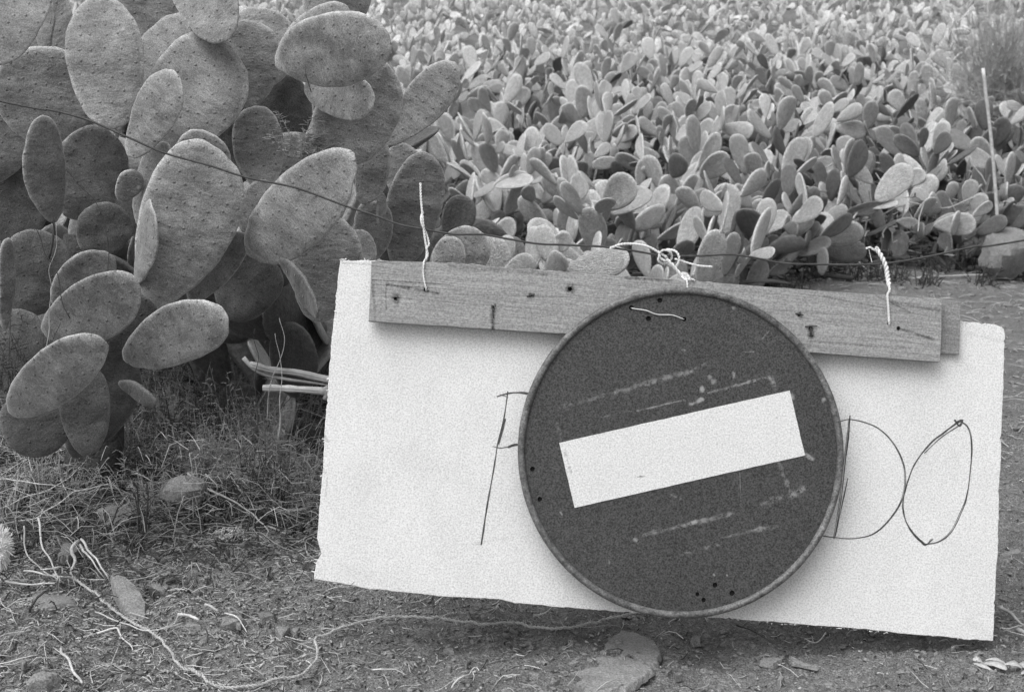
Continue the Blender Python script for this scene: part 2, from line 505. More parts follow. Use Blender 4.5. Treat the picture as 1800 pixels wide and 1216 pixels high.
def field_front(px):
    return float(np.interp(px, [300, 690, 800, 1000, 1250, 1330, 1480, 1800, 2300], [6.6, 5.2, 4.8, 5.0, 6.8, 7.7, 8.1, 8.3, 8.8]))
litter(14000, (-4, 6), (4.7, 14), 0.06, 0.30, 0.016, M['dark_twig'], 'field_shade_litter', 'dead matter between the prickly pears of the field, coloured dark for their shaded gaps', dens=d_field, seed=13, lift=0.05, bias=1.0)  # dark layer standing in for the shade between the plants
litter(3000, (-0.5, 4.5), (4.0, 8.6), 0.03, 0.16, 0.0022, M['straw'], 'straw_litter', 'dry straw on the track behind the panel', seed=4)

# ------------------------------------------------------------------ prickly pear pads
def pad_mesh(name, seg, rings, rs, egg=0.30, thick=0.09, bend=0.0, wob=0.03, cup=0.0, lump=0.0):
    """unit pad: base at origin, tip at (0,1,0), width 1 (x), thickness thick (z)"""
    rho = np.sin(np.linspace(0, 1, rings + 1) * math.pi / 2) ** 0.9
    a = np.arange(seg) * 2 * math.pi / seg - math.pi / 2
    k1, k2, p1, p2 = rs.uniform(-1, 1, 2).tolist() + rs.uniform(0, 6.28, 2).tolist()
    wr = 1 + wob * (k1 * np.sin(2 * a + p1) + k2 * np.sin(3 * a + p2)) + (wob * 0.22 * np.sin(5 * a + p2) + 0.007 * np.sin(15 * a + p1) if seg > 30 else 0)
    ox = 0.5 * np.sign(np.cos(a)) * np.abs(np.cos(a)) ** (1.03 if seg > 30 else 1.0) * (1 + egg * np.sin(a)) / (1 + egg * 0.25) * wr
    oy = 0.5 * np.sin(a) * wr
    # small neck at the base
    V = []; F = []
    def zprof(r): return (1 - r ** 5.5) ** 0.5
    def pt(r, q, sgn):
        x = ox * r; y = oy * r + 0.5
        z = sgn * thick / 2 * zprof(r) * (1.15 - 0.3 * y)
        z = z + bend * (y - 0.5) ** 2 + cup * x ** 2 * 2
        if lump: z = z + lump * (vnoise(x, y, 7, q) * 0.7 + vnoise(x, y * 1.6, 15, q + 1) * 0.4) * (1 - r ** 4)
        return np.stack([x, y, z], -1)
    q = rs.randint(0, 30)
    zero = np.array([0.0, 0.5, thick / 2 * 1.0])
    V.append([zero]); V_top_center = 0
    idx = 1; ringsT = []
    for r in rho[1:]:
        V.append(pt(r, q, 1)); ringsT.append(idx); idx += seg
    ringsB = []
    for r in rho[1:-1]:
        V.append(pt(r, q + 5, -1)); ringsB.append(idx); idx += seg
    V.append([zero * [1, 1, -1]]); cb = idx
    j = np.arange(seg); jn = (j + 1) % seg
    F.append(np.stack([np.zeros(seg, int), ringsT[0] + j, ringsT[0] + jn, np.zeros(seg, int)], -1))
    for i in range(len(ringsT) - 1):
        F.append(np.stack([ringsT[i] + j, ringsT[i + 1] + j, ringsT[i + 1] + jn, ringsT[i] + jn], -1))
    chain = [ringsT[-1]] + ringsB[::-1]
    for i in range(len(chain) - 1):
        F.append(np.stack([chain[i] + j, chain[i + 1] + j, chain[i + 1] + jn, chain[i] + jn], -1))
    F.append(np.stack([np.full(seg, cb), chain[-1] + jn, chain[-1] + j, np.full(seg, cb)], -1))
    V = np.vstack(V); F = np.vstack(F)
    return V, F

def quads_to_mesh(name, V, F, margin=None):
    tri = F[:, 0] == F[:, 3]
    me = bpy.data.meshes.new(name)
    Q = F[~tri]; T = F[tri][:, :3]
    me.vertices.add(len(V)); me.vertices.foreach_set('co', np.asarray(V, dtype=np.float32).ravel())
    me.loops.add(len(Q) * 4 + len(T) * 3)
    me.loops.foreach_set('vertex_index', np.r_[Q.ravel(), T.ravel()].astype(np.int32))
    me.polygons.add(len(Q) + len(T))
    me.polygons.foreach_set('loop_start', np.r_[np.arange(len(Q)) * 4, len(Q) * 4 + np.arange(len(T)) * 3].astype(np.int32))
    me.polygons.foreach_set('use_smooth', np.ones(len(Q) + len(T), dtype=bool))
    me.update(calc_edges=True)
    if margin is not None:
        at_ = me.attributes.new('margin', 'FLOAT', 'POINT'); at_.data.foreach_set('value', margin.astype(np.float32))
    return me
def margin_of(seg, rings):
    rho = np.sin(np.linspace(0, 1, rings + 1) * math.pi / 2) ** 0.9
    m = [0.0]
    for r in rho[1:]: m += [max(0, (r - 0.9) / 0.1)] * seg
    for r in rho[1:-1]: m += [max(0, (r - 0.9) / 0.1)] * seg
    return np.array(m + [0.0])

# traced near pads: base px, tip px, visible width px, depth of base, depth of tip, roll (deg about the long axis), material
NEAR_A = [   # the big plant on the left
 ((195,232),(176,-14),124,3.18,3.24,-4,'pad'),
 ((272,268),(402,68),156,3.26,3.30,-6,'pad'),
 ((425,195),(448,36),104,3.46,3.46,-20,'pad'),
 ((478,150),(452,8),104,3.66,3.70,15,'pad'),
 ((399,61),(322,-95),118,3.22,3.34,-25,'pad'),
 ((212,212),(320,28),84,3.38,3.40,-38,'pad'),
 ((245,130),(262,-70),110,3.70,3.70,-10,'pad'),
 ((484,112),(686,66),120,3.16,3.02,10,'pad'),
 ((488,116),(612,18),84,3.26,3.30,-12,'pad'),
 ((536,150),(657,178),84,3.30,3.18,8,'pad'),
 ((575,290),(676,108),138,3.42,3.42,12,'pad'),
 ((72,262),(88,78),158,3.34,3.32,-8,'pad'),
 ((-18,112),(52,-70),116,3.10,3.20,-10,'pad'),
 ((80,92),(72,-25),34,3.36,3.36,-62,'pad'),
 ((92,392),(73,202),68,2.98,2.94,38,'pad_mid'),
 ((128,385),(185,226),122,3.32,3.30,10,'pad_mid'),
 ((226,272),(314,126),74,3.12,3.08,-30,'pad'),
 ((240,395),(296,250),56,3.18,3.14,-48,'pad'),
 ((270,543),(378,251),164,3.02,3.06,2,'pad'),
 ((244,498),(266,354),36,3.00,2.94,-62,'pad'),
 ((330,530),(430,408),62,3.12,3.14,35,'pad'),
 ((436,452),(614,284),126,3.12,2.98,-14,'pad'),
 ((462,338),(448,184),84,3.40,3.42,10,'pad'),
 ((430,410),(476,320),66,3.30,3.34,15,'pad'),
 ((335,310),(380,238),96,3.24,3.24,5,'pad'),
 ((500,340),(536,238),104,3.62,3.64,0,'pad'),
 ((640,358),(668,230),60,3.52,3.52,-28,'pad'),
 ((655,462),(658,348),64,3.62,3.62,5,'pad'),
 ((672,400),(674,340),16,3.55,3.55,60,'pad'),
 ((555,565),(590,382),120,3.26,3.24,5,'pad_mid'),
 ((640,475),(628,404),54,3.44,3.44,0,'pad'),
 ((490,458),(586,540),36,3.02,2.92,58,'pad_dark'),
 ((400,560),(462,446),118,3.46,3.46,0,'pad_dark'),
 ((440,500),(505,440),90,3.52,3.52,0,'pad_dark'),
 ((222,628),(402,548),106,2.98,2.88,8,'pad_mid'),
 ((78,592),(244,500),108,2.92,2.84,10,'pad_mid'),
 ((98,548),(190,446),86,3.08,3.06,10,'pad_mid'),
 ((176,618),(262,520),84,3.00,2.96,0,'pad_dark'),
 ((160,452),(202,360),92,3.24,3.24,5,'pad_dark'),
 ((214,352),(238,298),42,3.16,3.14,20,'pad'),
 ((250,330),(150,300),70,3.5,3.5,0,'pad_dark'),
 ((140,800),(210,600),120,3.2,3.1,5,'pad_dark'),
 ((35,440),(20,250),120,3.55,3.55,0,'pad_dark'),
 ((-10,320),(10,120),130,3.5,3.5,10,'pad'),
 ((60,560),(60,400),120,3.3,3.3,0,'pad_dark'),
 ((330,160),(360,-20),120,3.85,3.85,0,'pad'),
 ((560,60),(620,-60),110,3.9,3.9,0,'pad'),
 ((470,260),(520,140),100,3.75,3.75,0,'pad_dark'),
 ((400,330),(420,210),90,3.6,3.6,0,'pad_dark'),
 ((120,120),(20,-30),130,3.7,3.7,0,'pad'),
]
NEAR_B = [   # low plant in the front left
 ((18,726),(176,594),100,2.74,2.62,8,'pad_mid'),
 ((152,800),(150,640),84,2.92,2.92,0,'pad_dark'),
 ((7,575),(11,418),30,2.74,2.72,40,'pad_mid'),
 ((38,720),(30,540),104,3.02,3.04,0,'pad_dark'),
 ((90,800),(40,690),120,3.0,3.0,0,'pad_dark'),
 ((214,668),(274,712),24,2.92,2.86,50,'pad_dark'),
]
NEAR_C = [   # plant between the big one and the plank
 ((676,254),(803,114),74,3.70,3.66,-10,'pad'),
 ((700,470),(752,270),96,3.70,3.66,6,'pad_mid'),
 ((765,500),(848,408),88,3.60,3.56,5,'pad'),
 ((776,490),(800,416),56,3.48,3.48,0,'pad'),
 ((735,400),(700,250),70,4.1,4.1,0,'pad'),
 ((700,330),(650,200),80,4.2,4.2,0,'pad_dark'),
 ((720,520),(735,420),80,3.85,3.85,0,'pad_dark'),
]
def near_plant(name, rows, base, label, seed0):
    root = empty(name, base)
    tag(root, label, 'cactus')
    inv = Matrix.Translation(-Vector(base))
    for i, (b, t, w, db, dt, roll, mk) in enumerate(rows):
        rs = np.random.RandomState(seed0 + i)
        B = at(b[0], b[1], db); T = at(t[0], t[1], dt)
        L = (T - B).length
        W = 1.06 * w * (db + dt) / 2 / FPX / math.cos(R(roll)) * (1.0 if roll < 45 else 0.8)
        yax = (T - B).normalized()
        view = (CAM - (B + T) / 2).normalized()
        z = (view - yax * view.dot(yax)).normalized()
        z = Quaternion(yax, R(roll)) @ z
        xax = yax.cross(z).normalized()
        th = min(0.022, max(0.013, W * 0.11))
        Vp, Fp = pad_mesh('pad', 56, 9, rs, egg=rs.uniform(0.04, 0.20), thick=1.0, bend=0, wob=0.055)
        Vp[:, 0] *= W; Vp[:, 1] *= L; Vp[:, 2] *= th
        # gentle cupping, bending and lumps in metres
        Vp[:, 2] += rs.uniform(-0.5, 0.5) * (Vp[:, 1] - L / 2) ** 2 * 1.2 + rs.uniform(-0.8, 0.8) * Vp[:, 0] ** 2
        Vp[:, 2] += 0.016 * vnoise(Vp[:, 0], Vp[:, 1], 11, i + seed0) + 0.006 * vnoise(Vp[:, 0], Vp[:, 1], 36, i + seed0 + 3)
        if name == 'prickly_pear' and b == (490, 458):
            Vp[:, 2] += 0.5 * Vp[:, 1] ** 1.5
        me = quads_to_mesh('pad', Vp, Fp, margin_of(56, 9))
        o = obj('pad', me, M[mk], root)
        mat4 = Matrix((xax, yax, z)).transposed().to_4x4()
        mat4.translation = B - Vector(base)
        o.matrix_basis = mat4
    return root

baseA = Vector((-1.06, 3.45, float(hgt(-1.06, 3.45))))
big = near_plant('prickly_pear', NEAR_A, baseA, 'huge prickly pear with broad grey pads filling the upper left, crossed by the wire', 100)
mb = MB()
tr = [baseA + Vector((0, 0, -0.05)), baseA + Vector((0.02, 0.02, 0.18)), baseA + Vector((-0.03, 0.04, 0.38)), baseA + Vector((0.0, 0.08, 0.6))]
C = catmull([tuple(p) for p in tr], 0.03)
mb.tube(C - np.array(baseA), 0.075 - 0.02 * np.linspace(0, 1, len(C)), 12)
mb.build('trunk', M['trunk'], big)
baseB = gp(110, 800)
baseB = Vector((baseB.x, 2.92, float(hgt(baseB.x, 2.92))))
near_plant('prickly_pear', NEAR_B, baseB, 'low prickly pear drooping to the ground at the lower left edge', 300)
baseC = Vector((-0.28, 3.75, float(hgt(-0.28, 3.75))))
near_plant('prickly_pear', NEAR_C, baseC, 'prickly pear with long leaning pads just behind the left end of the plank', 400)

# ---- generated plants
VAR = []
for q in range(10):
    rs = np.random.RandomState(q)
    V_, F_ = pad_mesh('pad', 22, 5, rs, egg=rs.uniform(0.18, 0.36), thick=0.10, bend=rs.uniform(-0.15, 0.15), cup=rs.uniform(-0.15, 0.15), wob=0.05)
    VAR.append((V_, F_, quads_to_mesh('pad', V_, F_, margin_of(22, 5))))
VARLOW = []
for q in range(6):
    rs = np.random.RandomState(50 + q)
    VARLOW.append(pad_mesh('pad', 12, 3, rs, egg=0.28, thick=0.10, bend=rs.uniform(-0.2, 0.2), wob=0.05))
for v in VAR: v[2].materials.append(M['field_pad'])

SHADED_OR_DARK = []
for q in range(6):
    me = VAR[q][2].copy(); me.materials.clear(); me.materials.append(M['field_dark']); SHADED_OR_DARK.append(me)  # dark copies: painted shade for low pads, plus a random tone mix

def gen_plant(r, height=0.95, levels=4, padlen=0.24, spread=1.0, maxp=20):
    """list of local matrices for the pads of one plant"""
    out = []
    frontier = []
    nstem = r.choice((1, 2, 2, 3))
    for s in range(nstem):
        az = r.uniform(0, 6.28)
        lean = r.uniform(0.05, 0.45) * spread
        d = Vector((math.cos(az) * lean, math.sin(az) * lean, 1)).normalized()
        p = Vector((math.cos(az) * 0.06, math.sin(az) * 0.06, -0.02))
        frontier.append((p, d, r.uniform(0, 6.28), height * 0.30))
    for lv in range(levels):
        nxt = []
        for p, d, face, L in frontier:
            if len(out) >= maxp: break
            hor = Vector((math.cos(face), math.sin(face), 0))
            n = (hor - d * hor.dot(d)).normalized()
            s = d.cross(n).normalized()
            W = L * r.uniform(0.42, 0.62)
            Mx = Matrix((s * W, d * L, n * L * 0.85)).transposed().to_4x4()
            Mx.translation = p
            out.append(Mx)
            k = r.choice((1, 2, 2, 3)) if lv < 2 else r.choice((1, 1, 2, 3))
            phs = [r.uniform(-1.15, 1.15) for _ in range(k)]
            if k >= 2: phs[0] = -abs(phs[0]) - 0.1; phs[1] = abs(phs[1]) + 0.1
            for ph in phs:
                q = p + d * (L * (0.5 + 0.47 * math.cos(ph))) + s * (W * 0.5 * math.sin(ph))
                nd = (d * math.cos(ph * 0.75) + s * math.sin(ph * 0.75) + n * r.uniform(-0.95, 0.95) + Vector((0, 0, 0.08))).normalized()
                if nd.z < -0.25: nd.z = 0.0; nd.normalize()
                nxt.append((q, nd, face + r.uniform(-1.6, 1.6), padlen * r.uniform(0.6, 1.15)))
        r.shuffle(nxt)
        frontier = nxt
    return out

def make_plant(name, loc, rz, mats, label, group, sc=1.0, r=rnd, pm=None):
    root = empty(name, loc)
    root.rotation_euler = (0, 0, rz)
    root.scale = (sc, sc, sc)
    tag(root, label, 'cactus', group)
    for Mx in mats:
        v = r.choice(VAR)
        low_pad = Mx.translation.z < 0.22  # low pads get the darker copy, shade of the gaps as colour
        if low_pad and pm is not pm_mid: msh = SHADED_OR_DARK[r.randrange(len(SHADED_OR_DARK))]
        elif pm is None: msh = SHADED_OR_DARK[r.randrange(len(SHADED_OR_DARK))] if r.random() < 0.07 else v[2]
        else: msh = pm[r.randrange(len(pm))]
        o = bpy.data.objects.new('pad', msh)
        COL.objects.link(o)
        o.parent = root
        o.matrix_basis = Mx
    return root

# plants standing behind the big one (fill its gaps); alternate pads coloured darker for shade
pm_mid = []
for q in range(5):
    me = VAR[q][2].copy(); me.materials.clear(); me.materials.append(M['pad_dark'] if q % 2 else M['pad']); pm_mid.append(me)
mid_labels = {
 0: 'prickly pear standing in shade behind the upper left pads',
}
mids = [(-2.0,4.6,1.3),(-1.45,4.3,1.4),(-0.9,4.5,1.3),(-1.7,5.4,1.5),(-1.0,5.3,1.35),(-0.52,4.7,0.95),(-2.3,6.2,1.6),(-1.4,6.2,1.5),(-0.75,5.6,1.0),(-1.25,4.0,0.8),(-0.75,4.05,0.7),(-1.75,3.9,1.1)]
for i, (x, y, h) in enumerate(mids):
    r = random.Random(900 + i)
    pl = ('at the far left edge' if x < -1.6 else 'behind the middle of its clump' if x < -0.85 else 'near the plank end')
    dp = ('shaded low' if h < 1.05 else 'tall shaded' if y < 5 else 'tall distant')
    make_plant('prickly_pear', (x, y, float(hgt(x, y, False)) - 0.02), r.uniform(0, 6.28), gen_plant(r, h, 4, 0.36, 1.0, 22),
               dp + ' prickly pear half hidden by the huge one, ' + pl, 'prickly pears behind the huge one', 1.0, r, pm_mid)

# the field on the slope
PMD = []
for q in range(10):
    me = VAR[q][2].copy(); me.materials.clear(); me.materials.append(M['field_dark'] if q % 2 else M['field_pad']); PMD.append(me)
def field_front(px):
    return float(np.interp(px, [300, 690, 800, 1000, 1250, 1330, 1480, 1800, 2300], [6.6, 5.2, 4.8, 5.0, 6.8, 7.7, 8.1, 8.3, 8.8]))
spots = []
r = random.Random(5)
yy = 4.9
row = 0
while yy < 40:
    sp = 0.60 + 0.012 * (yy - 5)
    half = yy * 0.385 + 2.4
    xx = -half + (row % 2) * sp / 2
    while xx < half:
        x = xx + r.uniform(-0.22, 0.22); y = yy + r.uniform(-0.22, 0.22)
        px = 900 + x / (y * 0.985 + 0.1) * FPX
        if y > field_front(px):
            spots.append((x, y, px))
        xx += sp
    yy += sp * 0.9; row += 1
px = 700.0
while px < 2050:
    y = field_front(px) + r.uniform(-0.05, 0.12)
    spots.append(((px - 900) / FPX * (y * 0.985 + 0.1), y, px))
    px += 0.42 / y * FPX * r.uniform(0.8, 1.2)
spots.sort(key=lambda s: s[1])
COLS = [(-9999, 690, 'beyond the huge plant'), (690, 850, 'above the left twine'), (850, 1000, 'between left twine and knot'),
        (1000, 1250, 'above the middle knot'), (1250, 1400, 'right of the middle knot'), (1400, 1520, 'left of the right twine'),
        (1520, 1680, 'above the right twine'), (1680, 9999, 'around the pale stake')]
def zone(px, y):
    c = [t for a_, b_, t in COLS if a_ <= px < b_][0]
    f = field_front(px)
    if y < f + 0.6: rw = 'large prickly pear at the very foot of the field'
    elif y < f + 1.4: rw = 'prickly pear in the second row of the field'
    elif y < f + 2.6: rw = 'pale prickly pear in the lower part of the field'
    elif y < 13.5: rw = 'small prickly pear half way up the field'
    else: rw = 'tiny pale prickly pear high up the field'
    return rw + ' ' + c
NIND = 300
nind = 0

far_mb = MB()
far_mb2 = []
for i, (x, y, px) in enumerate(spots):
    z = float(hgt(x, y, False))
    rr = random.Random(3000 + i)
    h = rr.uniform(0.75, 1.15) * (1.0 + 0.9 * float(vnoise(x, y, 0.55, 8))) * (0.88 if px < 1300 else 1.0) * (0.85 if y < field_front(px) + 0.2 else 1)
    mats = gen_plant(rr, h, 5, 0.235, 1.15, 22 if y < 14 else 18)
    inview = -130 < px < 1930
    if inview and nind < NIND:
        nind += 1
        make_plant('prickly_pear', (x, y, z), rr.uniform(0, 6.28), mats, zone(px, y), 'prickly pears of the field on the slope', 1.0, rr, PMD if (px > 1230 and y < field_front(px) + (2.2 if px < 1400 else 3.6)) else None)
    else:
        R4 = Matrix.Translation((x, y, z)) @ Matrix.Rotation(rr.uniform(0, 6.28), 4, 'Z')
        for Mx in mats[2:]:
            A4 = np.array(R4 @ Mx)
            V_, F_ = VARLOW[rr.randrange(6)]
            far_mb.add(V_ @ A4[:3, :3].T + A4[:3, 3], F_)
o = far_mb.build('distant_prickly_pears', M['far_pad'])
tag(o, 'mass of pale prickly pears covering the top of the slope', 'cactus field', kind='stuff')
print('PLANTS', len(spots), 'FARV', far_mb.n)

# ------------------------------------------------------------------ panel, planks, sign: a common tilted plane
def cdpt(px, py, z):
    return CAM + ray(px, py) * z
pTL, pTR, pBL = cdpt(598, 455, 2.66), cdpt(1768, 572, 2.75), cdpt(552, 1018, 2.61)
UX = (pTR - pTL).normalized()
NZ = (pTR - pTL).cross(pTL - pBL).normalized()
if NZ.dot(CAM - pTL) < 0: NZ = -NZ
VY = NZ.cross(UX).normalized()
ORG = pTL
def plane_pt(px, py, off=0.0):
    d = ray(px, py)
    t = ((ORG + NZ * off) - CAM).dot(NZ) / d.dot(NZ)
    return CAM + d * t
def uv(px, py, off=0.0, org=None):
    p = plane_pt(px, py, off) - (org if org is not None else ORG)
    return (p.dot(UX), p.dot(VY))
FR = Matrix((UX, VY, NZ)).transposed().to_4x4()

def plate(name, outline, z0, thick, m, parent, holes=(), bevel=0.0006):
    """plate with real holes; outline in uv, front face at z0, body behind it"""
    cu = bpy.data.curves.new(name, 'CURVE')
    cu.dimensions = '2D'; cu.fill_mode = 'BOTH'
    cu.extrude = thick / 2; cu.bevel_depth = bevel; cu.bevel_resolution = 1; cu.offset = -bevel
    for pl in [outline] + list(holes):
        s = cu.splines.new('POLY'); s.points.add(len(pl) - 1)
        for i, p in enumerate(pl): s.points[i].co = (p[0], p[1], 0, 1)
        s.use_cyclic_u = True
    tmp = bpy.data.objects.new('tmp', cu)
    COL.objects.link(tmp)
    dg = bpy.context.evaluated_depsgraph_get()
    me = bpy.data.meshes.new_from_object(tmp.evaluated_get(dg))
    bpy.data.objects.remove(tmp); bpy.data.curves.remove(cu)
    me.materials.clear()
    me.transform(Matrix.Translation((0, 0, z0 - thick / 2 - bevel)))
    me.name = name
    return obj(name, me, m, parent)
def circ(u, v, r, n=20, j=0.0):
    return [(u + r * (1 + j * rnd.uniform(-1, 1)) * math.cos(6.2832 * k / n), v + r * (1 + j * rnd.uniform(-1, 1)) * math.sin(6.2832 * k / n)) for k in range(n)]
def ragged(pts, step, amp, rs, chips=0.0):
    out = []
    n = len(pts)
    for i in range(n):
        a = np.array(pts[i]); b = np.array(pts[(i + 1) % n])
        am = amp[i] if isinstance(amp, (list, tuple)) else amp
        L = np.linalg.norm(b - a); k = max(1, int(L / step))
        nrm = np.array([-(b - a)[1], (b - a)[0]]) / (L + 1e-9)
        w = 0; 
        for q in range(k):
            t = q / k
            w = 0.75 * w + rs.normal(0, am * 0.6)
            cc = -am * 3.5 * (rs.rand() < chips)
            e = 0 if q == 0 else 1
            out.append(tuple(a + (b - a) * t + nrm * (w + cc) * e))
    return out

# wood material with long grain
def wood_mat(name, v):
    m = mat(name, v, 0.85, var=((1.6, 0.10), (6, 0.16), (30, 0.14)), bump=((8, 0.5, 0.003), (35, 0.5, 0.0015)), stretch=(1.4, 26, 26), grain=(290, 0.30))
    return m
M['wood'] = wood_mat('wood', 0.32)
M['wood_dark'] = wood_mat('wood_dark', 0.26)

def add_marks(m, marks, uvf, sub=True, wscale=1.0):
    N, L = m.node_tree.nodes, m.node_tree.links
    bs = [n for n in N if n.type == 'BSDF_PRINCIPLED'][0]
    base = bs.inputs['Base Color'].links[0].from_socket
    tc = [n for n in N if n.type == 'TEX_COORD'][0]
    def V2(op, a, b=None):
        n = N.new('ShaderNodeVectorMath'); n.operation = op
        for i, q in enumerate((a, b)):
            if q is None: continue
            if isinstance(q, tuple): n.inputs[i].default_value = q
            else: L.new(q, n.inputs[i])
        return n
    def M2(op, a, b=None, clamp=False):
        n = N.new('ShaderNodeMath'); n.operation = op; n.use_clamp = clamp
        for i, q in enumerate((a, b)):
            if q is None: continue
            if isinstance(q, (int, float)): n.inputs[i].default_value = q
            else: L.new(q, n.inputs[i])
        return n.outputs[0]
    flat = V2('MULTIPLY', tc.outputs['Object'], (1, 1, 0)).outputs[0]
    nb = N.new('ShaderNodeTexNoise'); nb.inputs['Scale'].default_value = 60; nb.inputs['Detail'].default_value = 4; L.new(flat, nb.inputs['Vector'])
    tot = None
    for x0, y0, x1, y1, w, st in marks:
        a_ = uvf(x0, y0); b_ = uvf(x1, y1); ba = (b_[0] - a_[0], b_[1] - a_[1], 0.0); l2 = ba[0] ** 2 + ba[1] ** 2 + 1e-9
        pa = V2('SUBTRACT', flat, (a_[0], a_[1], 0.0)).outputs[0]
        h = M2('MULTIPLY', V2('DOT_PRODUCT', pa, ba).outputs['Value'], 1 / l2, True)
        sc = N.new('ShaderNodeVectorMath'); sc.operation = 'SCALE'; sc.inputs[0].default_value = ba; L.new(h, sc.inputs['Scale'])
        d = V2('LENGTH', V2('SUBTRACT', pa, sc.outputs[0]).outputs[0]).outputs['Value']
        ww = w * 2.62 / FPX / 2
        k = M2('MULTIPLY', M2('SUBTRACT', ww, d), 1 / ww, True)
        k = M2('MULTIPLY', M2('MULTIPLY', k, M2('MULTIPLY', nb.outputs[0], 2.0)), st)
        tot = k if tot is None else M2('ADD', tot, k)
    L.new(M2('MAXIMUM', M2('SUBTRACT', base, tot), 0.03), bs.inputs['Base Color'])
pk_uv = lambda px, py: uv(px, py, 0.0325)
add_marks(M['wood'], [(695,525,696,525,22,.35),(933,519,934,519,14,.3),(1002,508,1003,508,24,.3),(1405,553,1406,553,14,.3),(1580,577,1640,596,9,.16),(1425,577,1426,590,16,.35),(866,545,867,590,11,.22),
  (655,492,790,500,3,.22),(655,500,760,506,3,.18),(655,490,660,562,8,.12),(790,468,960,482,12,.10),(1100,488,1180,492,9,.14),(680,500,750,512,8,.16),(1560,530,1650,545,10,.12),(1540,520,1600,548,5,.12),
  (748,511,770,516,6,.25),(800,517,1000,522,3,.10),(678,505,679,545,4,.12),(1440,520,1655,560,4,.10),(1420,600,1600,612,8,.08),(655,520,1000,548,4,.07)], pk_uv)
add_marks(M['panel'], [(569,763,576,775,8,.25),(560,820,572,830,9,.2),(568,800,566,815,5,.25),(575,840,573,870,5,.15),(700,800,860,860,60,.035),(600,1000,760,1040,50,.03),(830,956,890,945,8,.07),(810,955,845,957,4,.08),
  (885,770,1000,760,20,.05),(1570,640,1640,640,60,.03),(1700,585,1760,600,14,.07),(1690,630,1700,650,40,.05),(600,462,655,465,5,.2),(1700,1090,1745,1120,20,.05),(620,600,650,700,70,.03)], lambda px, py: uv(px, py, 0.0))
rs = np.random.RandomState(3)
panel = empty('hanging_panel', ORG)
panel.matrix_world = Matrix.Translation(ORG) @ FR
tag(panel, 'large ragged white panel with hand drawn letters and a wooden plank along its top', 'notice board')
ol = [uv(*p) for p in [(598,458),(590,520),(578,660),(570,765),(567,830),(561,900),(557,945),(565,972),(556,988),(552,1018),(660,1036),(780,1048),(880,1053),(905,1060),(1100,1075),(1300,1088),(1500,1104),(1640,1118),(1746,1126),(1751,1010),(1756,900),(1762,720),(1767,590),(1765,578),(1752,571),(1690,564),(1400,520),(655,458)]]
ol = ol[::-1]   # counter-clockwise order for outward ragged offsets
PT = 0.014
sheet = plate('panel_sheet', ragged(ol, 0.005, 0.00065, rs, 0.02), 0.0, PT, M['panel'], panel, bevel=0.001)
# torn lip fibres along the edges
mb = MB()
for (p0, p1, n_) in (((598,455),(655,459),14), ((1690,566),(1765,576),26), ((552,1019),(1100,1076),40), ((1300,1090),(1746,1126),30), ((560,900),(590,520),14), ((553,1010),(566,960),8)):
    for k in range(n_):
        t = rs.rand(); px = p0[0] + (p1[0] - p0[0]) * t; py = p0[1] + (p1[1] - p0[1]) * t
        a_ = np.array(list(uv(px, py)) + [-rs.rand() * PT])
        ln = rs.uniform(0.003, 0.012); an = rs.uniform(0, 6.28)
        b_ = a_ + np.array([math.cos(an) * ln, math.sin(an) * ln * 0.5, rs.uniform(-0.002, 0.002)])
        mb.tube(np.array([a_, (a_ + b_) / 2 + rs.normal(0, 0.0006, 3), b_]), [0.0013, 0.001, 0.0004], 5)
f = mb.build('torn_edge', M['panel'], panel); f['kind'] = 'stuff'

# planks
PK = 0.020
def px_hole(px, py, r=0.0035, off=0.0, j=0.15): 
    u, v = uv(px, py, off); return circ(u, v, r, 12, j)
zr = 0.0125
front_out = [uv(*p, PK + zr) for p in [(653,459),(720,460),(800,464),(1000,479),(1200,492),(1400,508),(1600,522),(1656,527),(1653,636),(1500,625),(1300,611),(1000,587),(800,574),(648,564)]][::-1]
rear_out = [uv(*p, zr) for p in [(660,462),(1000,482),(1400,510),(1689,529),(1686,623),(1400,608),(1000,580),(660,560)]][::-1]
plate('rear_plank', ragged(rear_out, 0.01, 0.0003, rs), zr + 0.0003, 0.011, M['wood_dark'], panel)
nailholes = [(695,525,.003),(933,519,.0026),(1002,508,.004),(866,540,.003),(1405,553,.003),(1425,577,.0035),(1580,577,.004),(748,509,.004),(1563,569,.004)]
hl = [px_hole(a_, b_, c_, PK + zr) for a_, b_, c_ in nailholes]
fp = plate('front_plank', ragged(front_out, 0.01, 0.0004, rs), PK + zr, PK - 0.002, M['wood'], panel, hl)
# bent nails / splinters around the holes
mb = MB()
for (a_, b_, c_, d_) in ((864,536,868,560),(870,534,868,548),(1415,574,1436,573),(1424,574,1426,592),(1398,551,1412,554),(926,521,940,517)):
    p0 = np.array(list(uv(a_, b_, PK + zr)) + [PK + zr + 0.001]); p1 = np.array(list(uv(c_, d_, PK + zr)) + [PK + zr + 0.002])
    mb.tube(np.array([p0, (p0 + p1) / 2 + [0, 0, 0.003], p1]), [0.0012, 0.0012, 0.0008], 6)
mb.build('bent_nail', M['dark_twig'], panel)['label'] = 'rusty bent nails and splinters in the plank'
# splintered upper edge
mb = MB()
for k in range(70):
    px = 655 + (rs.rand() ** 1.6) * 600; py = np.interp(px, [653, 800, 1000, 1250], [459, 464, 479, 497])
    a_ = np.array(list(uv(px, py, PK)) + [zr + PK * rs.rand()])
    ln = rs.uniform(0.005, 0.035)
    b_ = a_ + np.array([ln, rs.uniform(-0.0005, 0.0025) + ln * -0.06, 0])
    mb.tube(np.array([a_, (a_ + b_) / 2, b_]), [0.0006, 0.0013, 0.0004], 5)
f = mb.build('splintered_edge', M['wood'], panel); f['kind'] = 'stuff'

